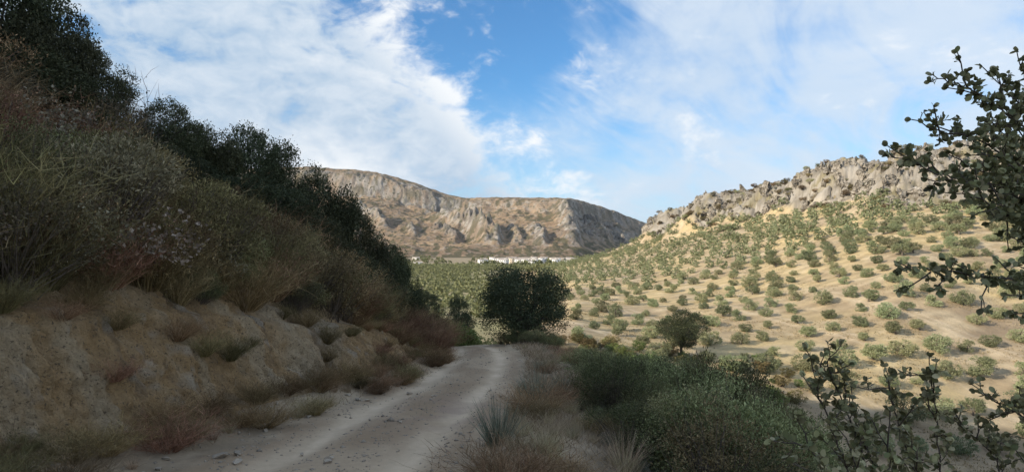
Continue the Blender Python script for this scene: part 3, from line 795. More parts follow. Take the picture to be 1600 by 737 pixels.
# ---- holm oaks along the skyline of the left slope
left_oaks = [  # column, top row, distance, width in photo pixels, model, label
    (-5, -110, 13.0, 190, 0, 'tall dark holm oak filling the top left corner'),
    (72, 8, 13.4, 140, 1, 'dark holm oak whose crown meets bright cloud at upper left'),
    (45, 75, 12.4, 190, 2, 'holm oak crown below the tall oak at the left edge'),
    (140, 78, 14.2, 105, 0, 'small holm oak beside the thin bare twigs on the skyline'),
    (262, 160, 15.4, 110, 2, 'low holm oak just right of the thin bare twigs'),
    (312, 186, 16.4, 110, 1, 'rounded holm oak halfway down the left skyline'),
    (385, 206, 17.8, 110, 0, 'holm oak with a pointed top on the left skyline'),
    (440, 232, 18.6, 120, 2, 'holm oak just left of where the far mountain begins'),
    (500, 268, 20.0, 110, 1, 'holm oak standing against the left end of the far mountain'),
    (470, 320, 18.5, 130, 0, 'dark holm oak lower on the slope in front of the skyline oaks'),
    (558, 335, 21.6, 110, 2, 'holm oak low on the spur before the tan mountain face'),
    (600, 372, 23.2, 80, 1, 'last full holm oak down the spur above the bend'),
    (380, 275, 16.5, 150, 1, 'broad dark oak thicket in the middle of the left slope'),
    (300, 250, 15.0, 130, 2, 'dark oak thicket above the broom on the left slope'),
    (545, 385, 20.2, 110, 0, 'small oak under the last skyline oaks near the bend'),
    (628, 418, 24.5, 62, 2, 'small round oak at the foot of the spur skyline'),
    (590, 430, 21.8, 90, 1, 'dark low oak just above the brown brush at the bend'),
    (652, 452, 25.4, 60, 0, 'small dark oak low on the spur beside the bend'),
    (676, 490, 26.4, 50, 2, 'lowest small oak of the spur, next to the bend'),
    (425, 318, 17.0, 130, 2, 'dark oak in the second line, below the pointed oak'),
    (505, 372, 19.0, 120, 1, 'dark oak in the second line near the far end of the slope'),
    (250, 240, 14.2, 130, 0, 'dark oak thicket in front of the low oak by the twigs'),
    (335, 292, 15.6, 120, 1, 'dark oak at the lower edge of the thicket, above the brown brush'),
    (105, 150, 12.6, 150, 2, 'dark oak mass under the upper left crowns'),
    (570, 402, 21.0, 100, 2, 'dark oak at the lower edge of the wood, nearest the bend'),
    (200, 200, 13.6, 140, 1, 'dark oak thicket beneath the thin bare twigs'),
]
for (px, py, Y, wpx, k, lab) in left_oaks:
    p = at(px, py, Y); g = h1(p.x, Y)
    ht = max(p.z - g, 1.0); wd = wpx / F * Y
    m = OAKS[k]
    top = (3.05, 2.8, 3.25)[k]
    plant('holm_oak', lab, 'tree', 'dark oaks on the left slope', (m[1], m[0]), ('trunk', 'crown'), (p.x, Y, g - 0.1), R.uniform(0, 6.28), (wd / 3.0 * 1.18, wd / 3.0 * 1.18, ht / top * 1.06))

# bare twiggy bush on the skyline
rng = np.random.default_rng(9)
tw, tpath = broom_model(33, 70, 1.5, 0.55, M_twig, 4, 'stems', 0.012)
tips = tpath[:, 2:].reshape(-1, 3); tips = np.repeat(tips, 2, axis=0) + rng.normal(size=(len(tips) * 2, 3)) * 0.025
v, f, r = leaves(rng, tips, 0.05, 0.5, None)
p = at(222, 160, 14.6)
plant('bare_bush', 'thin twiggy bush with few leaves against the cloud', 'bush', None, (tw, make_mesh('foliage', v, f, M_oak, False, r)), ('stems', 'foliage'), (p.x, 14.6, h1(p.x, 14.6) + 0.2), 0.4, (1.2, 1.2, 1.35))

# ---- the oak by the bend, and its neighbours
p = at(818, 545, 30.0); g = h1(p.x, 30.0)
plant('holm_oak', 'broad dark oak standing alone beside the bend of the track', 'tree', None, (BIG_OAK[1], BIG_OAK[0]), ('trunk', 'crown'), (p.x, 30.0, g - 0.1), 1.1, (1.16, 1.16, (at(0, 411, 30).z - g) / 3.95))
p = at(716, 466, 41); g = h1(p.x, 41)
plant('holm_oak', 'small dark oak past the bend, left of the broad oak', 'tree', None, (OAKS[2][1], OAKS[2][0]), ('trunk', 'crown'), (p.x, 41, g), 0.3, (0.95, 0.95, (p.z - g) / 3.2))

# ---- brush on the left slope: scattered at random over the ground, kept off the cut face
def brush(n, yr, tr, pick, seed, minpx=-160, gap=0.42, placed=[]):
    rr = random.Random(seed); out = 0; tries = 0
    while out < n and tries < n * 30:
        tries += 1
        y = yr[0] * (yr[1] / yr[0]) ** rr.random(); t_ = rr.uniform(*tr)
        x = float(foot_x(y)) - t_
        px = CX + F * x / y
        if px < minpx or px > 720: continue
        if any((x - a) ** 2 + (y - b) ** 2 < gap * gap for a, b in placed): continue
        placed.append((x, y))
        pick(rr, x, y, h1(x, y), t_); out += 1

def pick_slope(rr, x, y, z, t_):
    q = rr.random(); s = rr.choice((rr.uniform(0.55, 0.9), rr.uniform(0.85, 1.25), rr.uniform(1.1, 1.6))); rz = rr.uniform(0, 6.28)
    where = 'just above the cut bank' if t_ < 3.0 else 'on the shaded left slope'
    side = 'near the bend' if y > 15 else ('at the left edge' if x / y < -0.62 else 'mid slope')
    if q < 0.16:
        me = rr.choice(BROOMS)
        plant('broom_shrub', 'olive-brown broom of fine stems %s, %s' % (where, side), 'shrub', 'brooms %s, %s' % (where, side), (me,), ('stems',), (x, y, z), rz, (s * 1.15, s * 1.15, s * 1.0))
    elif q < 0.56:
        k = rr.randrange(4); hue = ('olive', 'olive', 'rusty brown', 'grey-green')[k]
        plant('bushy_shrub', '%s bushy shrub %s, %s' % (hue, where, side), 'shrub', '%s bushy shrubs %s, %s' % (hue, where, side), BRUSHY[k], ('foliage', 'stems'), (x, y, z), rz, (s * 1.2, s * 1.2, s * 1.15))
    elif q < 0.76:
        st, hd, fo = rr.choice(FLUFFY)
        plant('seeding_shrub', 'brown shrub with pale seed heads %s, %s' % (where, side), 'shrub', 'seeding shrubs %s, %s' % (where, side), (st, hd, fo), ('stems', 'seed_heads', 'foliage'), (x, y, z), rz, (s * 1.2, s * 1.2, s * 1.05))
    elif q < 0.84:
        me = rr.choice(GREYBR)
        plant('dry_brush', 'dry reddish brown brush %s, %s' % (where, side), 'shrub', 'dry brush %s, %s' % (where, side), (me,), ('stems',), (x, y, z), rz, (s * 1.1, s * 1.1, s * 0.85))
    else:
        fo, st = rr.choice(BUSHES)
        plant('leafy_shrub', 'dark green leafy shrub among brown brush %s, %s' % (where, side), 'shrub', 'leafy shrubs %s, %s' % (where, side), (fo, st), ('foliage', 'stems'), (x, y, z), rz, (s, s, s * 0.9))
brush(95, (5.2, 27), (1.7, 3.4), pick_slope, 1, gap=0.40)
brush(46, (4.8, 22), (1.45, 2.2), pick_slope, 7, gap=0.34)
brush(140, (6.0, 26), (3.0, 9.5), pick_slope, 2, gap=0.68)

def pick_foot(rr, x, y, z, t_):
    q = rr.random(); s = rr.uniform(0.28, 0.58); rz = rr.uniform(0, 6.28)
    zone = 'near the left edge' if x / y < -0.62 else ('in the left half' if x / y < -0.42 else ('below the middle of the face' if y < 13 else 'toward the bend'))
    big_ = 'small' if s < 0.42 else 'spreading'
    if q < 0.5:
        me = rr.choice(GREYBR)
        plant('dry_brush', '%s dry brown brush at the bank foot, %s' % (big_, zone), 'shrub', '%s dry brush at the foot of the bank, %s' % (big_, zone), (me,), ('stems',), (x, y, z), rz, (s * 1.3, s * 1.3, s * 0.8))
    elif q < 0.75:
        me = rr.choice(BROOMS)
        plant('broom_shrub', '%s olive broom shrub at the bank foot, %s' % (big_, zone), 'shrub', '%s brooms at the foot of the bank, %s' % (big_, zone), (me,), ('stems',), (x, y, z), rz, (s * 1.2, s * 1.2, s * 0.8))
    else:
        me = rr.choice(STRAWS)
        plant('grass_tuft', 'straw-coloured grass tuft at the bank foot, %s' % zone, 'grass', 'grass tufts at the foot of the bank, %s' % zone, (me,), ('blades',), (x, y, z), rz, (s * 1.2, s * 1.2, s))
brush(74, (4.6, 22), (-0.45, 0.5), pick_foot, 3, gap=0.26)
def pick_face(rr, x, y, z, t_):
    s = rr.uniform(0.25, 0.55); k = rr.randrange(7); me = (GREYBR + BROOMS)[k]; hue = 'brown' if k < 3 else 'olive'
    zone = 'near the left edge' if x / y < -0.55 else ('in the middle' if y < 13 else 'toward the bend')
    plant('dry_brush', 'small %s shrub clinging to the cut bank, %s' % (hue, zone), 'shrub', '%s shrubs clinging to the cut bank, %s' % (hue, zone), (me,), ('stems',), (x + 0.05, y, z), rr.uniform(0, 6.28), (s * 1.1, s * 1.1, s * 0.8))
brush(36, (5.0, 22), (0.6, 1.7), pick_face, 6, gap=0.36)
def pick_bend(rr, x, y, z, t_):
    s = rr.uniform(0.8, 1.4); me = rr.choice(GREYBR + BROOMS[:1])
    plant('dry_brush', 'reddish brown brush spilling down to the track at the bend', 'shrub', 'brush by the bend', (me,), ('stems',), (x, y, z), rr.uniform(0, 6.28), (s * 1.15, s * 1.15, s * 0.9))
brush(42, (18, 30), (0.1, 2.2), pick_bend, 4, gap=0.36)

# ---- verge and the bushes on the right
rr = random.Random(8)
right_bushes = []
tries = 0
while len(right_bushes) < 56 and tries < 4000:
    tries += 1
    y = rr.uniform(6.2, 24); px = rr.uniform(870, 1290)
    x = (px - CX) / F * y
    lo = float(np.interp(y, [6, 9, 14, 24], [1.75, 1.5, 1.35, 1.9]))
    if x < lo or x > 6.2: continue
    if any((x - a) ** 2 + (y - b) ** 2 < 0.62 ** 2 for a, b in right_bushes): continue
    g = h1(x, y)
    want = float(np.interp(px, [870, 900, 960, 1040, 1120, 1180, 1230, 1300], [552, 535, 544, 550, 544, 568, 640, 730])) + rr.choice((rr.uniform(-8, 25), rr.uniform(30, 95)))
    ht = EYE + (HY - want) / F * y - g
    if ht < 0.5 or ht > 2.9: continue
    right_bushes.append((x, y))
    fo, st = rr.choice(BUSHES)
    s = ht / 1.05; sw = min(max(ht, 1.0), 1.6)
    where = 'close to the verge' if x < 2.6 else 'lower down the slope'
    dist = 'in the foreground' if y < 10 else ('halfway to the broad oak' if y < 17 else 'toward the broad oak')
    if rr.random() < 0.16:
        plant('bushy_shrub', 'paler olive shrub right of the track %s, %s' % (where, dist), 'shrub', 'olive shrubs right of the track %s, %s' % (where, dist), BRUSHY[0], ('foliage', 'stems'), (x, y, g), rr.uniform(0, 6.28), (sw * 0.95, sw * 0.95, s * 0.9))
    else:
        plant('green_bush', 'grey-green bush right of track %s, %s' % (where, dist), 'bush', 'green bushes right of the track %s, %s' % (where, dist), (fo, st), ('foliage', 'stems'), (x, y, g), rr.uniform(0, 6.28), (sw, sw, s))

for px, py, y, wpx, k, lab in ((1135, 536, 11.0, 165, 0, 'large rounded green bush at the right end of the bushes'), (1010, 552, 12.5, 130, 1, 'rounded green bush left of the large end bush'),
                               (925, 540, 16.0, 110, 2, 'tall green bush nearest the broad oak on the right verge'), (1195, 600, 9.0, 150, 3, 'green bush behind the low oak shoots'),
                               (1070, 598, 8.6, 190, 1, 'foremost broad green bush at the bottom of the picture'), (960, 590, 10.5, 130, 3, 'green bush beside the verge, left of the foremost one')):
    x = (px - CX) / F * y; g = h1(x, y); ht = EYE + (HY - py) / F * y - g; wd = wpx / F * y
    fo, st = BUSHES[k]
    plant('green_bush', lab, 'bush', None, (fo, st), ('foliage', 'stems'), (x, y, g), px * 0.37, (wd / 1.25, wd / 1.25, ht / 1.05))

def verge_plant(px, py, s, kind, lab):
    Y = 1.65 / max((py - 480.0) / F, 0.02)
    x = (px - CX) / F * Y; g = h1(x, Y)
    me = {'rush': RUSHES, 'straw': STRAWS}[kind][int(px) % 3]
    plant('rush_tuft' if kind == 'rush' else 'grass_tuft', lab, 'grass', None, (me,), ('blades',), (x, Y, g), px * 0.1, (s * 1.1, s * 1.1, s))
verge_plant(778, 700, 1.05, 'rush', 'grey-green rush tuft at the right edge of the track, nearer one')
verge_plant(838, 640, 1.15, 'rush', 'grey-green rush tuft at the right edge of the track, farther one')
verge_plant(880, 622, 0.8, 'rush', 'smaller grey-green tuft just right of the farther rush tuft')
verge_plant(757, 760, 0.75, 'straw', 'straw-coloured grass tuft at the bottom edge beside the track')
verge_plant(1065, 790, 1.1, 'straw', 'tall straw tuft in front of the green bushes at the bottom')
verge_plant(975, 700, 1.0, 'straw', 'pale straw tuft leaning against the nearest green bush')
rr = random.Random(12); spots = []
tries = 0
while len(spots) < 120 and tries < 5000:
    tries += 1
    y = 4.6 * (25 / 4.6) ** rr.random(); dd = rr.uniform(1.55, 3.5)
    x = float(road_x(y)) + dd
    if dd < 1.9 and rr.random() < 0.6: continue
    if any((x - a) ** 2 + (y - b) ** 2 < 0.2 ** 2 for a, b in spots): continue
    spots.append((x, y)); g = h1(x, y); s = rr.uniform(0.35, 0.85); rz = rr.uniform(0, 6.28)
    dist = 'in the foreground' if y < 8 else ('in the middle distance' if y < 15 else 'toward the broad oak')
    q = rr.random()
    if q < 0.62:
        plant('grass_tuft', 'dry straw tuft on the right verge %s' % dist, 'grass', 'straw tufts on the right verge %s' % dist, (rr.choice(STRAWS),), ('blades',), (x, y, g), rz, (s, s, s))
    elif q < 0.85:
        plant('dry_brush', 'low brown brush on the right verge %s' % dist, 'shrub', 'brown brush on the right verge %s' % dist, (rr.choice(GREYBR),), ('stems',), (x, y, g), rz, (s * 1.0, s * 1.0, s * 0.55))
    else:
        plant('rush_tuft', 'small grey-green rush tuft on the right verge %s' % dist, 'grass', 'rush tufts on the right verge %s' % dist, (rr.choice(RUSHES),), ('blades',), (x, y, g), rz, (s * 0.8, s * 0.8, s * 0.7))

# ---- ground litter: uncountable dry blades and gravel
rng = np.random.default_rng(55)
n = 26000
y = 4.3 * (28 / 4.3) ** rng.random(n); side = rng.random(n) < 0.55
x = np.where(side, road_x(y) + 1.45 + rng.gamma(2.0, 0.42, n), foot_x(y) + 0.4 - rng.uniform(0, 8.5, n))
keep = (fbm(x * 1.3, y * 1.3, 3, 201) > -0.2) & ((x > road_x(y)) | (foot_x(y) - x < 0.7) | (foot_x(y) - x > 1.6))
x = x[keep]; y = y[keep]; n = len(x)
B = np.stack([x, y, H(x, y) - 0.01], 1)
D = norm(np.stack([rng.normal(size=n) * 0.7, rng.normal(size=n) * 0.7, np.ones(n)], 1))
v, f, r, _ = ribbons(rng, B, D, rng.uniform(0.06, 0.24, n), rng.normal(size=(n, 3)) * (0.3, 0.3, 0.05), np.full(n, 0.005) * (1 + y / 14), 3, 0.3, 0.03)
link('dry_grass', make_mesh('dry_grass', v, f, M_straw, False, r), kind='stuff')
bpy.data.objects['dry_grass']['label'] = 'short dry grass and litter over the verge and slope'
bpy.data.objects['dry_grass']['category'] = 'grass'

def stone_mesh(seed, flat=0.6, npt=16, sub=1, mat=None, amp=0.06):
    rs = random.Random(seed)
    bm = bmesh.new()
    for _ in range(npt):
        p = Vector((rs.gauss(0, 1), rs.gauss(0, 1), rs.gauss(0, 1))).normalized() * rs.uniform(0.38, 0.55)
        bm.verts.new((p.x, p.y * rs.uniform(0.75, 1.0), p.z * flat))
    bmesh.ops.convex_hull(bm, input=bm.verts)
    bmesh.ops.delete(bm, geom=[v_ for v_ in bm.verts if not v_.link_faces], context='VERTS')
    bmesh.ops.triangulate(bm, faces=bm.faces)
    for _ in range(sub):
        bmesh.ops.subdivide_edges(bm, edges=bm.edges, cuts=1, use_grid_fill=True)
        for v_ in bm.verts: v_.co += Vector((rs.gauss(0, amp), rs.gauss(0, amp), rs.gauss(0, amp))) * 0.5
        amp *= 0.6
    me = bpy.data.meshes.new('stone'); bm.to_mesh(me); bm.free()
    me.materials.append(mat or M_stone)
    return me
STONES = [stone_mesh(300 + k, 0.6, 14, 0) for k in range(6)]
# gravel
rng = np.random.default_rng(56)
n = 4200
y = 4.4 * (26 / 4.4) ** rng.random(n); dd = rng.normal(size=n) * 1.05
dd = np.where(np.abs(np.abs(dd) - 0.72) < 0.22, dd * 1.6, dd)
x = road_x(y) + dd
sz = rng.gamma(1.6, 0.0055, n) + 0.005
base = np.array([[1, 0, 0], [0.2, 0.95, 0], [-0.9, 0.4, 0], [-0.4, -0.9, 0], [0.1, 0.05, 0.75], [0, 0, -0.4]], float)
tri = np.array([[0, 1, 4], [1, 2, 4], [2, 3, 4], [3, 0, 4], [1, 0, 5], [2, 1, 5], [3, 2, 5], [0, 3, 5]])
a = rng.uniform(0, 6.28, n)
rot = np.stack([np.stack([np.cos(a), -np.sin(a), 0 * a], 1), np.stack([np.sin(a), np.cos(a), 0 * a], 1), np.stack([0 * a, 0 * a, 1 + 0 * a], 1)], 1)
vv = np.einsum('nij,kj->nki', rot, base) * sz[:, None, None] * (1 + 0.4 * rng.normal(size=(n, 6, 1))) + np.stack([x, y, H(x, y)], 1)[:, None]
ff = (tri[None] + 6 * np.arange(n)[:, None, None]).reshape(-1, 3)
o = link('gravel', make_mesh('gravel', vv.reshape(-1, 3), ff, M_stone), kind='stuff')
o['label'] = 'fine gravel scattered over the track'; o['category'] = 'gravel'
# countable stones
rr = random.Random(14)
big = [(345, 716, 0.16), (372, 722, 0.12), (512, 722, 0.10), (470, 706, 0.08), (640, 612, 0.15), (628, 598, 0.2), (606, 604, 0.14), (560, 625, 0.14), (700, 690, 0.05), (748, 715, 0.06)]
for i in range(60):
    if i < len(big):
        px, py, s = big[i]; y = 1.65 / ((py - 480.0) / F); x = (px - CX) / F * y
    else:
        y = 5.2 * (20 / 5.2) ** rr.random(); s = rr.uniform(0.05, 0.13)
        x = float(foot_x(y)) + rr.gauss(0.25, 0.3) if rr.random() < 0.6 else float(road_x(y)) + rr.choice((-1.35, 0.05, 1.5)) + rr.gauss(0, 0.15)
    st = link('stone', rr.choice(STONES), None, (x, y, h1(x, y) + s * 0.12))
    st.scale = (s * 1.3, s, s); st.rotation_euler = (rr.uniform(-0.2, 0.2), rr.uniform(-0.2, 0.2), rr.uniform(0, 6.28))
    dist = 'in the foreground' if y < 8.5 else ('halfway to the bend' if y < 13 else 'close to the bend')
    side = 'at the foot of the bank' if x < road_x(y) - 1.1 else ('on the track' if x < road_x(y) + 1.2 else 'on the right verge')
    tag(st, 'small angular grey stone %s %s' % (side, dist), 'stone', 'stones %s %s' % (side, dist))

# ------------------------------------------------------------------ crags on the crest of the hill
CRAGS = [stone_mesh(400 + k, 1.0, 16, 2, M_crag, 0.13) for k in range(10)]
rr = random.Random(21)
crag_list = []
for i in range(280):
    px = rr.uniform(1002, 1640)
    b = float(np.interp(px, BASE_Y[:, 0], BASE_Y[:, 1]))
    y = b + (rr.uniform(-3, 26) if rr.random() < 0.75 else rr.uniform(20, 45)) * (1 if px > 1060 else 0.7)
    s = rr.uniform(2.4, 6.6) * (1.25 if rr.random() < 0.2 else 1.0)
    x = (px - CX) / F * y
    crag_list.append((x, y, s, px))
for px, y, s in ((1258, 272, 8.0), (1270, 274, 7.5), (1282, 270, 7), (1302, 260, 8.5), (1316, 261, 7.5), (1340, 256, 7), (1380, 242, 7), (1014, 386, 10), (1030, 386, 9), (1160, 308, 7), (1215, 288, 7), (1362, 248, 6), (1415, 236, 7), (1450, 234, 7), (1480, 230, 7)):
    crag_list.append(((px - CX) / F * y, y, s, px))
for x, y, s, px in crag_list:
    o = link('rock_outcrop', rr.choice(CRAGS), None, (x, y, h1(x, y) - s * 0.10))
    o.scale = (s * rr.uniform(0.6, 0.95), s * rr.uniform(0.6, 0.9), s * rr.uniform(0.7, 1.1)); o.rotation_euler = (rr.uniform(-0.3, 0.3), rr.uniform(-0.3, 0.3), rr.uniform(0, 6.28))
    part_ = 'at the left of the crest' if px < 1110 else ('in the middle of the crest' if px < 1240 else ('by the crest towers' if px < 1360 else 'at the right of the crest'))
    lvl = 'along the skyline' if y - float(np.interp(px, BASE_Y[:, 0], BASE_Y[:, 1])) > 20 else 'in the cliff band'
    tag(o, 'pale limestone outcrop %s %s' % (lvl, part_), 'rock', 'outcrops %s %s' % (lvl, part_))
# shrubs among the crags
for i in range(170):
    px = rr.uniform(1010, 1600); b = float(np.interp(px, BASE_Y[:, 0], BASE_Y[:, 1]))
    y = b + rr.uniform(-8, 44); x = (px - CX) / F * y
    s = rr.uniform(0.9, 2.6)
    fo, st = rr.choice(SCRUB + BUSHES[:1])
    part_ = 'left end of the crest' if px < 1150 else ('middle of the crest' if px < 1300 else 'right part of the crest')
    plant('crag_shrub', 'dark scrubby shrub among limestone at the %s' % part_, 'shrub', 'shrubs among the rocks, %s' % part_, (fo, st), ('foliage', 'stems'), (x, y, h1(x, y) + 0.3), rr.uniform(0, 6.28), (s * 1.2, s * 1.2, s))

# ------------------------------------------------------------------ olive grove on the hillside
rng = np.random.default_rng(77)
ca, sa = math.cos(0.36), math.sin(0.36)
cand = []
for i in range(-40, 90):
    for j in range(0, 90):
        gx_, gy_ = i * 6.1, j * 6.6
        x = gx_ * ca - gy_ * sa + rng.normal() * 0.6; y = gx_ * sa + gy_ * ca + rng.normal() * 0.6
        if y < 62 or y > 405: continue
        px = CX + F * x / y
        if px < 838 or px > 1680: continue
        b = float(np.interp(px, BASE_Y[:, 0], BASE_Y[:, 1])) if px > 1000 else 400
        if y > b - 2: continue
        cand.append((x, y, px, b, rng.random()))
C_ = np.array(cand)
zz = H(C_[:, 0], C_[:, 1])
scr = fbm(C_[:, 0] / 22 + 3.1, C_[:, 1] / 22, 3, 124)
pyb = HY - (zz - EYE) / C_[:, 1] * F
keep = ~((scr > 0.33) & (C_[:, 1] < 140) & (C_[:, 2] < 1240)) & (C_[:, 4] > 0.04)
keep &= ~((C_[:, 1] < 76) & (C_[:, 2] < 1330)) & (pyb < 760)
C_ = C_[keep]; zz = zz[keep]
extra = []                                                   # the upper rows stand closer together
for k in range(len(C_)):
    if C_[k, 3] - C_[k, 1] < 62 and C_[k, 2] > 960 and rng.random() < 0.28:
        extra.append((C_[k, 0] + rng.uniform(2.2, 3.6), C_[k, 1] + rng.uniform(-2.5, 2.5), C_[k, 2], C_[k, 3], rng.random()))
if extra:
    E_ = np.array(extra); C_ = np.concatenate([C_, E_]); zz = np.concatenate([zz, H(E_[:, 0], E_[:, 1])])
order = np.argsort(C_[:, 1])
print('olives', len(order))
LOW = []
for k in range(3):                                           # lighter crowns for the far ones
    r2 = np.random.default_rng(200 + k)
    P, out, tone, c, _ = crown_pts(r2, 230, np.array([1.85, 1.85, 1.35]), 9, (0.34, 0.48), 8, 0.09, -0.7)
    P[:, 2] += 1.2
    LOW.append(leaves(r2, P, 0.62, 0.5, out, 0.9, 0.1, tone))
far_parts = []
for n_, k in enumerate(order):
    x, y, px, b, q = C_[k]; z = zz[k]
    upper = b - y < 62
    s = rng.uniform(0.60, 1.14) * (1.12 if upper else 1.0) * (0.78 if px < 1000 else (0.88 if px < 1120 else 1.0))
    if rng.random() < 0.07: s *= 0.65
    rz = rng.uniform(0, 6.28)
    if n_ < 300:
        m = OLIVES[int(rng.integers(0, 6))]
        band_ = 'in the lowest rows' if y < 95 else ('in the middle rows' if y < 130 else 'in the upper rows')
        look = 'small' if s < 0.62 else ('large' if s > 1.0 else 'rounded')
        side = 'toward the left shoulder' if px < 1080 else ('below the crest towers' if px < 1340 else 'behind the oak branches at right')
        plant('olive_tree', '%s olive tree on sunlit hillside %s %s' % (look, band_, side), 'tree', '%s olives %s %s' % (look, band_, side), (m[1], m[0]), ('trunk', 'crown'), (x, y, z - 0.05), rz, (s, s, s * rng.uniform(0.9, 1.1)))
    else:
        v, f, r = LOW[n_ % 3]
        cr, sr = math.cos(rz), math.sin(rz)
        vv = np.stack([v[:, 0] * cr - v[:, 1] * sr, v[:, 0] * sr + v[:, 1] * cr, v[:, 2]], 1) * s * 1.05 + (x, y, z)
        far_parts.append((vv, f, np.clip(r * 0.8 + 0.2 * rng.random(), 0, 1)))
if far_parts:
    v, f, r = cat(far_parts)
    o = link('olive_grove', make_mesh('olive_grove', v, f, M_olive, False, r), kind='stuff')
    o['label'] = 'olive trees of the farthest rows under the crags'; o['category'] = 'trees'

# ---- dry weeds between the olives
rng = np.random.default_rng(79)
n = 14000
y = 62 * (230 / 62) ** rng.random(n); px = rng.uniform(840, 1660, n); x = (px - CX) / F * y
ok = (fbm(x / 12, y / 12, 3, 128) > -0.05) & (y < np.interp(px, BASE_Y[:, 0], BASE_Y[:, 1]))
x = x[ok]; y = y[ok]; n = len(x)
P = np.repeat(np.stack([x, y, H(x, y)], 1), 5, axis=0) + rng.normal(size=(n * 5, 3)) * (0.22, 0.22, 0.02)
v, f, r = leaves(rng, P, 0.24, 0.3, np.tile((0, 0, 1.0), (len(P), 1)), 1.4, 0.1)
o = link('dry_weeds', make_mesh('dry_weeds', v, f, M_weed, False, r), kind='stuff')
o['label'] = 'dry weeds scattered between the olive trees'; o['category'] = 'weeds'

# ---- orchards of the valley floor, far off
rng = np.random.default_rng(78)
parts = []
TINY = []
for k in range(3):
    r2 = np.random.default_rng(210 + k)
    P, out, tone, c, _ = crown_pts(r2, 70, np.array([2.0, 2.0, 1.35]), 5, (0.4, 0.55), 5, 0.1, -0.5)
    P[:, 2] += 1.7
    TINY.append(leaves(r2, P, 1.25, 0.6, out, 0.9, 0.1, tone))
ca, sa = math.cos(0.30), math.sin(0.30)
pts = []
for i in range(-120, 160):
    for j in range(0, 90):
        gx_, gy_ = i * 4.4, j * 16.0
        x = gx_ * ca - gy_ * sa + rng.normal() * 0.5; y = gx_ * sa + gy_ * ca + rng.normal() * 0.5
        if y < 150 or y > 800: continue
        px = CX + F * x / y
        if px < 560 or px > 905 or (px > 800 and y < 430): continue
        pts.append((x, y))
P_ = np.array(pts)
pz = H(P_[:, 0], P_[:, 1])
gapn = fbm(P_[:, 0] / 70, P_[:, 1] / 70, 3, 222)
for k in range(len(P_)):
    if gapn[k] > 0.42 or rng.random() < 0.05: continue
    v, f, r = TINY[k % 3]; s = rng.uniform(0.75, 1.15); rz = rng.uniform(0, 6.28); cr, sr = math.cos(rz), math.sin(rz)
    parts.append((np.stack([v[:, 0] * cr - v[:, 1] * sr, v[:, 0] * sr + v[:, 1] * cr, v[:, 2]], 1) * s + (P_[k, 0], P_[k, 1], pz[k] - 0.2), f, np.clip(0.2 + 0.7 * r, 0, 1)))
# hedgerow trees in front of and round the village
for k in range(420):
    px = rng.uniform(600, 1000); y = rng.uniform(690, 1120)
    if fbm(np.array([px / 40.0]), np.array([y / 90.0]), 2, 223)[0] < 0.0: continue
    x = (px - CX) / F * y; v, f, r = TINY[k % 3]; s = rng.uniform(0.9, 1.9)
    parts.append((v * (s, s, s * 1.2) + (x, y, h1(x, y) - 0.3), f, np.clip(0.5 * r, 0, 1)))
v, f, r = cat(parts)
o = link('valley_orchard', make_mesh('valley_orchard', v, f, M_orch, False, r), kind='stuff')
o['label'] = 'far olive orchards covering the valley floor'; o['category'] = 'orchard'
print('orchard trees', len(parts))

# ---- bushes in the valley bottom, between the near slope and the olives
rr = random.Random(31)
p = at(1064, 486, 88); g = h1(p.x, 88)
plant('round_bush', 'large dark round bush at the bottom edge of the olive slope', 'bush', None, (OAKS[0][1], OAKS[0][0]), ('trunk', 'crown'), (p.x, 88, g - 0.4), 0.5, (2.6, 2.6, max(p.z - g + 0.4, 2.0) / 3.0))
p = at(1010, 488, 72); g = h1(p.x, 72)
plant('green_bush', 'bright green bush left of the large round bush', 'bush', None, FRESH[0], ('foliage', 'stems'), (p.x, 72, g), 0.5, (2.6, 2.6, 3.0))
for i in range(150):
    px = rr.uniform(875, 1250); y = rr.uniform(44, 88); x = (px - CX) / F * y; g = h1(x, y)
    s = rr.uniform(0.7, 1.9); q = rr.random()
    where = 'left of the large round bush' if px < 1040 else 'right of the large round bush'
    if q < 0.42:
        plant('fresh_shrub', 'sunlit yellow-green shrub in the valley bottom %s' % where, 'shrub', 'yellow-green shrubs in the valley bottom %s' % where, rr.choice(FRESH), ('foliage', 'stems'), (x, y, g), rr.uniform(0, 6.28), (s, s, s))
    else:
        plant('scrub_bush', 'olive-brown scrub bush in the valley bottom %s' % where, 'shrub', 'brown scrub in the valley bottom %s' % where, rr.choice(SCRUB), ('foliage', 'stems'), (x, y, g), rr.uniform(0, 6.28), (s, s, s))
for i in range(26):
    px = rr.uniform(690, 765); y = rr.uniform(36, 62); x = (px - CX) / F * y; g = h1(x, y); s = rr.uniform(0.9, 1.9)
    plant('fresh_shrub', 'sunlit yellow-green shrub beyond the bend of the track', 'shrub', 'shrubs beyond the bend', rr.choice(FRESH + SCRUB[:1]), ('foliage', 'stems'), (x, y, g), rr.uniform(0, 6.28), (s, s, s))
for i in range(34):
    px = rr.uniform(735, 915); y = rr.uniform(26.5, 31); x = (px - CX) / F * y
    if x - float(road_x(y)) < 1.9: continue
    g = h1(x, y); s = rr.uniform(0.5, 1.0)
    plant('leafy_shrub', 'low dark shrub round the foot of the broad oak', 'shrub', 'shrubs round the foot of the broad oak', rr.choice(BUSHES), ('foliage', 'stems'), (x, y, g), rr.uniform(0, 6.28), (s * 1.2, s * 1.2, s * 0.9))

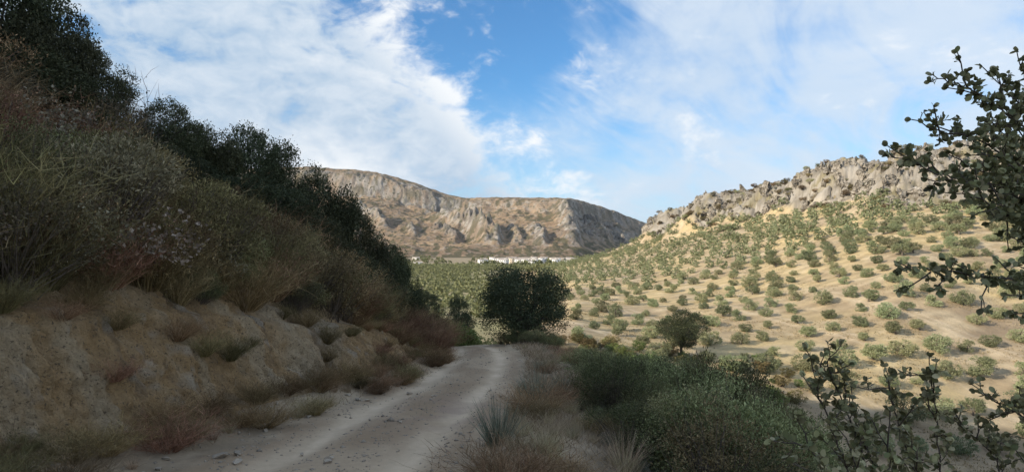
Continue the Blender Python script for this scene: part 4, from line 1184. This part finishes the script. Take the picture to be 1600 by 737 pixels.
# ------------------------------------------------------------------ village
def wall_mat():
    m, g = new_mat('whitewash')
    pos = g.n('ShaderNodeNewGeometry').outputs['Position']; n1 = g.noise(pos, 0.6, 4)
    oi = g.n('ShaderNodeObjectInfo').outputs['Random']
    c = g.mix(n1, (0.72, 0.70, 0.65, 1), (0.82, 0.81, 0.78, 1))
    c = g.mix(g.step(oi, 0.75, 0.9), c, (0.66, 0.56, 0.42, 1))
    return finish(m, g, c, 0.85)
M_wall = wall_mat(); M_roof = mat_stone('roof_tile', (0.40, 0.33, 0.27), (0.55, 0.47, 0.40), 1.2)
M_pane = finish(*new_mat('window_dark'), (0.03, 0.035, 0.04, 1), 0.2, None)
def box(x0, x1, y0, y1, z0, z1):
    v = np.array([[x, y, z] for z in (z0, z1) for y in (y0, y1) for x in (x0, x1)], float)
    f = np.array([[0, 1, 3, 2], [4, 6, 7, 5], [0, 4, 5, 1], [2, 3, 7, 6], [0, 2, 6, 4], [1, 5, 7, 3]])
    return v, f[:, ::-1], np.zeros(8)
def house_model(wd, dp, ht, rise):
    wv, wf, _ = box(-wd / 2, wd / 2, -dp / 2, dp / 2, -3, ht)
    e = 0.4
    rv = np.array([[-wd / 2 - e, -dp / 2 - e, ht + 0.02], [wd / 2 + e, -dp / 2 - e, ht + 0.02], [wd / 2 + e, dp / 2 + e, ht + 0.02], [-wd / 2 - e, dp / 2 + e, ht + 0.02], [-wd / 2 - e, 0, ht + rise], [wd / 2 + e, 0, ht + rise]])
    rf = [[0, 1, 5, 4], [2, 3, 4, 5], [3, 2, 1, 0]]
    me = bpy.data.meshes.new('roof'); me.from_pydata(rv.tolist(), [], rf + [[0, 4, 3], [1, 2, 5]]); me.materials.append(M_roof)
    win = []
    for zc in ((1.5,) if ht < 4 else (1.5, 4.4)):
        for xc in np.arange(-wd / 2 + 1.6, wd / 2 - 1.0, 2.8):
            win.append((xc, zc))
    return make_mesh('wall', wv, wf, M_wall), me, win
pane_me = make_mesh('window', *box(-0.45, 0.45, -0.06, 0.06, -0.6, 0.6)[:2], M_pane)
HOUSES = [house_model(9, 8, 6.4, 1.0), house_model(13, 8, 6.2, 0.9), house_model(7.5, 7, 7.2, 0.8), house_model(11, 9, 4.0, 0.9)]
rr = random.Random(41)
hs = []
for i in range(74):
    px = rr.uniform(765, 903) if i > 6 else rr.uniform(742, 775)
    y = rr.uniform(865, 960) if i > 6 else rr.uniform(860, 890)
    x = (px - CX) / F * y
    if any(abs(x - a) < 8.5 and abs(y - b) < 9 for a, b in hs): continue
    hs.append((x, y))
    wl, rf, win = HOUSES[rr.randrange(4)]
    o = empty('village_house', (x, y, h1(x, y) + 0.2), rr.uniform(-0.35, 0.35))
    link('wall', wl, o); link('roof', rf, o)
    dp = {0: 8, 1: 8, 2: 7, 3: 9}[HOUSES.index((wl, rf, win))]
    for (xc, zc) in win: link('window', pane_me, o, (xc, -dp / 2 - 0.02, zc))
    row = 'front' if y < 900 else ('middle' if y < 930 else 'back')
    sd = 'left' if px < 770 else ('middle' if px < 840 else 'right')
    tag(o, 'white village house in the %s row, %s part of the far village' % (row, sd), 'house', 'village houses, %s row, %s' % (row, sd))
for px, y, k, lab in ((653, 800, 3, 'lone white farmhouse in the valley left of the village'), (650, 1040, 3, 'pale farm shed high in the far valley at left')):
    x = (px - CX) / F * y; wl, rf, win = HOUSES[k]
    o = empty('farm_house', (x, y, h1(x, y) + 0.2), 0.2); link('wall', wl, o); link('roof', rf, o)
    tag(o, lab, 'house')

# ------------------------------------------------------------------ round-leaved oak reaching in from the right
def leaf_mesh(seed):
    rs = np.random.default_rng(seed)
    prof = [(0.0, 0.0), (0.18, 0.62), (0.42, 0.98), (0.68, 0.92), (0.88, 0.55), (1.0, 0.0)]
    wv = 0.36 + 0.05 * rs.random()
    cup = 0.10 + 0.10 * rs.random(); curl = rs.uniform(-0.14, 0.06)
    V = []
    for s, w_ in prof:
        zc = curl * s * s
        for q in (-1, 0, 1): V.append((q * w_ * wv, s, zc + abs(q) * w_ * cup * 0.6 + (rs.normal() * 0.012 if q else 0)))
    Fc = []
    for i in range(len(prof) - 1):
        for q in (0, 1):
            a = i * 3 + q
            Fc.append((a, a + 1, a + 4, a + 3))
    return np.array(V, float), np.array(Fc)
LEAFV = [leaf_mesh(k) for k in range(5)]
LEAFM = []
for k, (v, f) in enumerate(LEAFV): LEAFM.append(make_mesh('leaf', v, f, M_kermes, True, np.full(len(v), (0.15, 0.4, 0.55, 0.75, 0.95)[k])))

def branchy(root, base, branches, seed, step=0.034, twig=(0.035, 0.095), lf=(0.024, 0.036), per=(4, 8), dens=1.0, shoots=1.0):
    rng = np.random.default_rng(seed)
    base = np.array(base); tubes = []; L = []
    todo = [(np.array([tuple(at(*q)) if len(q) == 3 and q[0] > 5 else q for q in pts], float) - base, r0, 0) for pts, r0 in branches]
    while todo:
        P, r0, lev = todo.pop(0)
        seg = np.concatenate([[0], np.cumsum(np.linalg.norm(np.diff(P, axis=0), axis=1))])
        nS = max(int(seg[-1] / 0.025), 4)
        u = np.linspace(0, seg[-1], nS)
        Q_ = np.stack([np.interp(u, seg, P[:, i]) for i in range(3)], 1)
        for i in range(3): Q_[1:-1, i] = (Q_[:-2, i] + 2 * Q_[1:-1, i] + Q_[2:, i]) / 4
        Q_ += rng.normal(size=Q_.shape) * 0.0025
        tubes.append(tube(Q_, np.linspace(r0, 0.0016, nS), 6))
        T = norm(np.gradient(Q_, axis=0))
        if lev == 0:
            for u_ in np.arange(0.25 * seg[-1], seg[-1] * 0.97, 0.075):
                i = int(u_ / seg[-1] * (nS - 1)); wp_ = Q_[i] + base
                if CX + F * wp_[0] / wp_[1] > 1720 or HY - F * (wp_[2] - EYE) / wp_[1] > 820: continue
                dr = norm(T[i] * 0.8 + rng.normal(size=3) * 0.7 + np.array([0, 0, 0.15])); ln = rng.uniform(0.06, 0.13) * shoots
                todo.append((np.array([Q_[i], Q_[i] + dr * ln * 0.5 + rng.normal(size=3) * 0.006, Q_[i] + dr * ln]), 0.0026, 1))
        s = 0.03
        while s < seg[-1]:
            i = min(int(s / seg[-1] * (nS - 1)), nS - 1)
            p0 = Q_[i]; wpx = p0 + base
            ppx = CX + F * wpx[0] / wpx[1]
            s += step * rng.uniform(0.6, 1.5) / dens
            if ppx > 1760 or (HY - F * (wpx[2] - EYE) / wpx[1]) > 860: continue
            dr = norm(T[i] * 0.55 + rng.normal(size=3) * 0.75 + np.array([0, 0, 0.22]))
            ln = rng.uniform(*twig)
            K = 4; tp = p0 + dr * ln * np.linspace(0, 1, K)[:, None] + rng.normal(size=(K, 3)) * 0.003 * np.linspace(0, 1, K)[:, None]
            tubes.append(tube(tp, np.linspace(0.0016, 0.0008, K), 4))
            for m_ in range(rng.integers(*per)):
                a = rng.uniform(0.15, 1.0); q = p0 + dr * ln * a
                ld = norm(dr * 0.5 + norm(rng.normal(size=3)) * 0.9)
                up = norm(np.cross(ld, rng.normal(size=3)) + np.array([0, 0, 0.5]))
                L.append((q, ld, up, rng.uniform(*lf), int(rng.integers(0, 5))))
        for m_ in range(4):
            ld = norm(T[-1] + rng.normal(size=3) * 0.6); L.append((Q_[-1], ld, norm(rng.normal(size=3)), rng.uniform(*lf), int(rng.integers(0, 5))))
    v, f, _ = cat(tubes)
    link('branches', make_mesh('branches', v, f, M_twig, True), root)
    mats = []
    for (q, ld, up, s, k) in L:
        xa = norm(np.cross(ld, up)); za = np.cross(xa, ld)
        mats.append((q, xa * s, ld * s, za * s, k))
    # the leaves that show largest are pieces of their own, the rest are one mass
    score = []
    for (q, xa, ya, za, k) in mats:
        wp = q + base; px = CX + F * wp[0] / wp[1]; py = HY - F * (wp[2] - EYE) / wp[1]
        vis = 1.0 if (-10 < px < 1600 and -10 < py < 745) else 0.05
        nv = abs(np.dot(norm(np.cross(xa, ya)), norm(wp - np.array([0, 0, EYE]))))
        score.append(vis * (0.3 + nv) * np.dot(ya, ya) / (wp[1] ** 2))
    od = np.argsort(-np.array(score))
    rest = []
    for rank, i in enumerate(od):
        q, xa, ya, za, k = mats[i]
        if rank < 300:
            o = link('leaf', LEAFM[k], root)
            o.matrix_basis = Matrix(((xa[0], ya[0], za[0], q[0]), (xa[1], ya[1], za[1], q[1]), (xa[2], ya[2], za[2], q[2]), (0, 0, 0, 1)))
        else:
            lv, lfc = LEAFV[k]
            rest.append((lv @ np.stack([xa, ya, za]) + q, lfc, np.full(len(lv), rng.random())))
    if rest:
        v, f, r = cat(rest)
        link('foliage', make_mesh('foliage', v, f, M_kermes, True, r), root, kind='stuff')
    print(root.name, 'leaves', len(L))

bx, by = 2.75, 2.45
base = (bx, by, h1(bx, by) - 0.05)
root = tag(empty('round_leaved_oak', base), 'oak with small round leaves reaching in from the right edge', 'tree')
tv, tf, _ = tube(np.array([[0, 0, -0.1], [-0.05, 0, 0.8], [-0.18, -0.05, 1.7], [-0.35, -0.1, 2.5], [-0.45, -0.1, 3.0]]), [0.06, 0.05, 0.04, 0.026, 0.012], 8)
link('trunk', make_mesh('trunk', tv, tf, M_bark, True), root)
hub = (bx - 0.15, by - 0.05, base[2] + 1.6)
hub2 = (bx - 0.25, by - 0.06, base[2] + 2.2)
BR = [
    ([hub2, (1700, 300, 2.2), (1600, 262, 2.1), (1520, 214, 2.05), (1465, 205, 2.0), (1424, 186, 2.0)], 0.009),
    ([hub2, (1690, 260, 2.25), (1590, 190, 2.1), (1520, 140, 2.05), (1458, 118, 2.0)], 0.009),
    ([hub2, (1680, 230, 2.3), (1610, 150, 2.2), (1590, 82, 2.15)], 0.008),
    ([hub2, (1690, 220, 2.3), (1590, 160, 2.2), (1535, 105, 2.15)], 0.007),
    ([hub, (1680, 350, 2.2), (1560, 300, 2.05), (1470, 272, 1.95), (1390, 240, 1.9)], 0.008),
    ([hub, (1690, 345, 2.3), (1590, 290, 2.2), (1520, 262, 2.1), (1480, 240, 2.1)], 0.008),
    ([hub2, (1690, 280, 2.4), (1600, 235, 2.3), (1545, 190, 2.25)], 0.007),
    ([hub, (1680, 380, 2.1), (1590, 345, 2.0), (1520, 305, 1.9), (1478, 300, 1.9)], 0.007),
    ([hub, (1680, 390, 2.3), (1600, 350, 2.2), (1550, 335, 2.1)], 0.007),
    ([hub, (1660, 330, 2.5), (1610, 300, 2.4), (1560, 262, 2.4)], 0.006),
    ([hub, (1660, 300, 2.6), (1600, 250, 2.5), (1580, 200, 2.5)], 0.006),
    ([hub2, (1690, 300, 2.3), (1620, 240, 2.2), (1570, 170, 2.1), (1560, 120, 2.1)], 0.007),
    ([hub2, (1690, 330, 2.2), (1610, 280, 2.1), (1550, 240, 2.0), (1505, 225, 2.0)], 0.007),
    ([hub, (1690, 370, 2.2), (1610, 320, 2.1), (1560, 290, 2.0), (1510, 282, 2.0)], 0.007),
    ([hub, (1690, 400, 2.3), (1620, 340, 2.2), (1590, 320, 2.1), (1540, 320, 2.1)], 0.007),
    ([hub, (1690, 330, 2.6), (1620, 220, 2.6), (1600, 150, 2.6)], 0.007),
    ([hub, (1690, 450, 2.1), (1600, 436, 1.95), (1500, 426, 1.85), (1408, 414, 1.8)], 0.006),
    ([hub, (1700, 430, 2.2), (1620, 385, 2.1), (1580, 372, 2.05)], 0.005),
    ([hub, (1700, 500, 2.1), (1630, 460, 2.0), (1572, 462, 1.95)], 0.006),
    ([hub, (1700, 520, 2.1), (1630, 480, 2.0), (1585, 490, 1.95)], 0.006),
]
branchy(root, base, BR, 501, 0.028, (0.02, 0.055), (0.014, 0.025), (6, 11), 1.0)

bx, by = 1.75, 2.55
base = (bx, by, h1(bx, by) - 0.05)
root = tag(empty('oak_shoots', base), 'low oak shoots with round leaves in the bottom right corner', 'bush')
b0 = (bx, by, base[2])
SB = [
    ([b0, (1420, 980, 2.3), (1345, 700, 2.2), (1310, 610, 2.15), (1288, 566, 2.1), (1316, 540, 2.1)], 0.009),
    ([b0, (1400, 960, 2.2), (1320, 720, 2.1), (1280, 620, 2.1), (1262, 545, 2.05)], 0.008),
    ([b0, (1440, 960, 2.3), (1425, 720, 2.2), (1395, 640, 2.15), (1384, 574, 2.1)], 0.007),
    ([b0, (1480, 960, 2.3), (1468, 720, 2.2), (1462, 640, 2.15), (1450, 556, 2.1)], 0.007),
    ([b0, (1380, 960, 2.0), (1310, 760, 1.9), (1265, 700, 1.85), (1246, 650, 1.85)], 0.008),
    ([b0, (1400, 960, 2.0), (1350, 780, 1.95), (1330, 700, 1.9), (1300, 650, 1.9)], 0.008),
    ([b0, (1430, 960, 2.0), (1400, 780, 1.95), (1390, 710, 1.9), (1360, 650, 1.9)], 0.008),
    ([b0, (1430, 960, 1.9), (1340, 800, 1.8), (1280, 740, 1.75), (1240, 722, 1.75)], 0.008),
    ([b0, (1450, 960, 2.0), (1440, 780, 1.95), (1432, 720, 1.9), (1420, 672, 1.9)], 0.007),
    ([b0, (1560, 900, 2.4), (1560, 720, 2.4), (1520, 680, 2.35), (1490, 655, 2.3)], 0.006),
    ([b0, (1640, 900, 2.4), (1640, 680, 2.3), (1580, 640, 2.25), (1535, 612, 2.2)], 0.006),
    ([b0, (1680, 900, 2.5), (1660, 690, 2.4), (1610, 650, 2.35), (1592, 606, 2.3)], 0.006),
    ([b0, (1640, 900, 2.2), (1620, 750, 2.1), (1590, 700, 2.1), (1560, 690, 2.1)], 0.005),
    ([b0, (1420, 960, 2.3), (1370, 740, 2.25), (1335, 660, 2.2), (1330, 600, 2.2)], 0.007),
]
branchy(root, base, SB, 502, 0.030, (0.02, 0.06), (0.015, 0.027), (5, 9), 1.0)

# ------------------------------------------------------------------ tell small groups of look-alikes apart by their order from the left
ORD = ['leftmost', 'second from the left', 'third from the left', 'fourth from the left', 'fifth from the left', 'sixth from the left', 'seventh from the left', 'rightmost']
by_label = {}
for o in scene.objects:
    if o.parent is None and 'label' in o and 'group' in o: by_label.setdefault(o['label'], []).append(o)
for lab, os_ in by_label.items():
    if 1 < len(os_) <= 8:
        os_.sort(key=lambda o: o.location.x / max(o.location.y, 0.1))
        for i, o in enumerate(os_):
            word = 'rightmost' if i == len(os_) - 1 else ORD[i]
            t_ = '%s, %s' % (lab, word)
            if len(t_.replace('-', ' ').split()) <= 16: o['label'] = t_
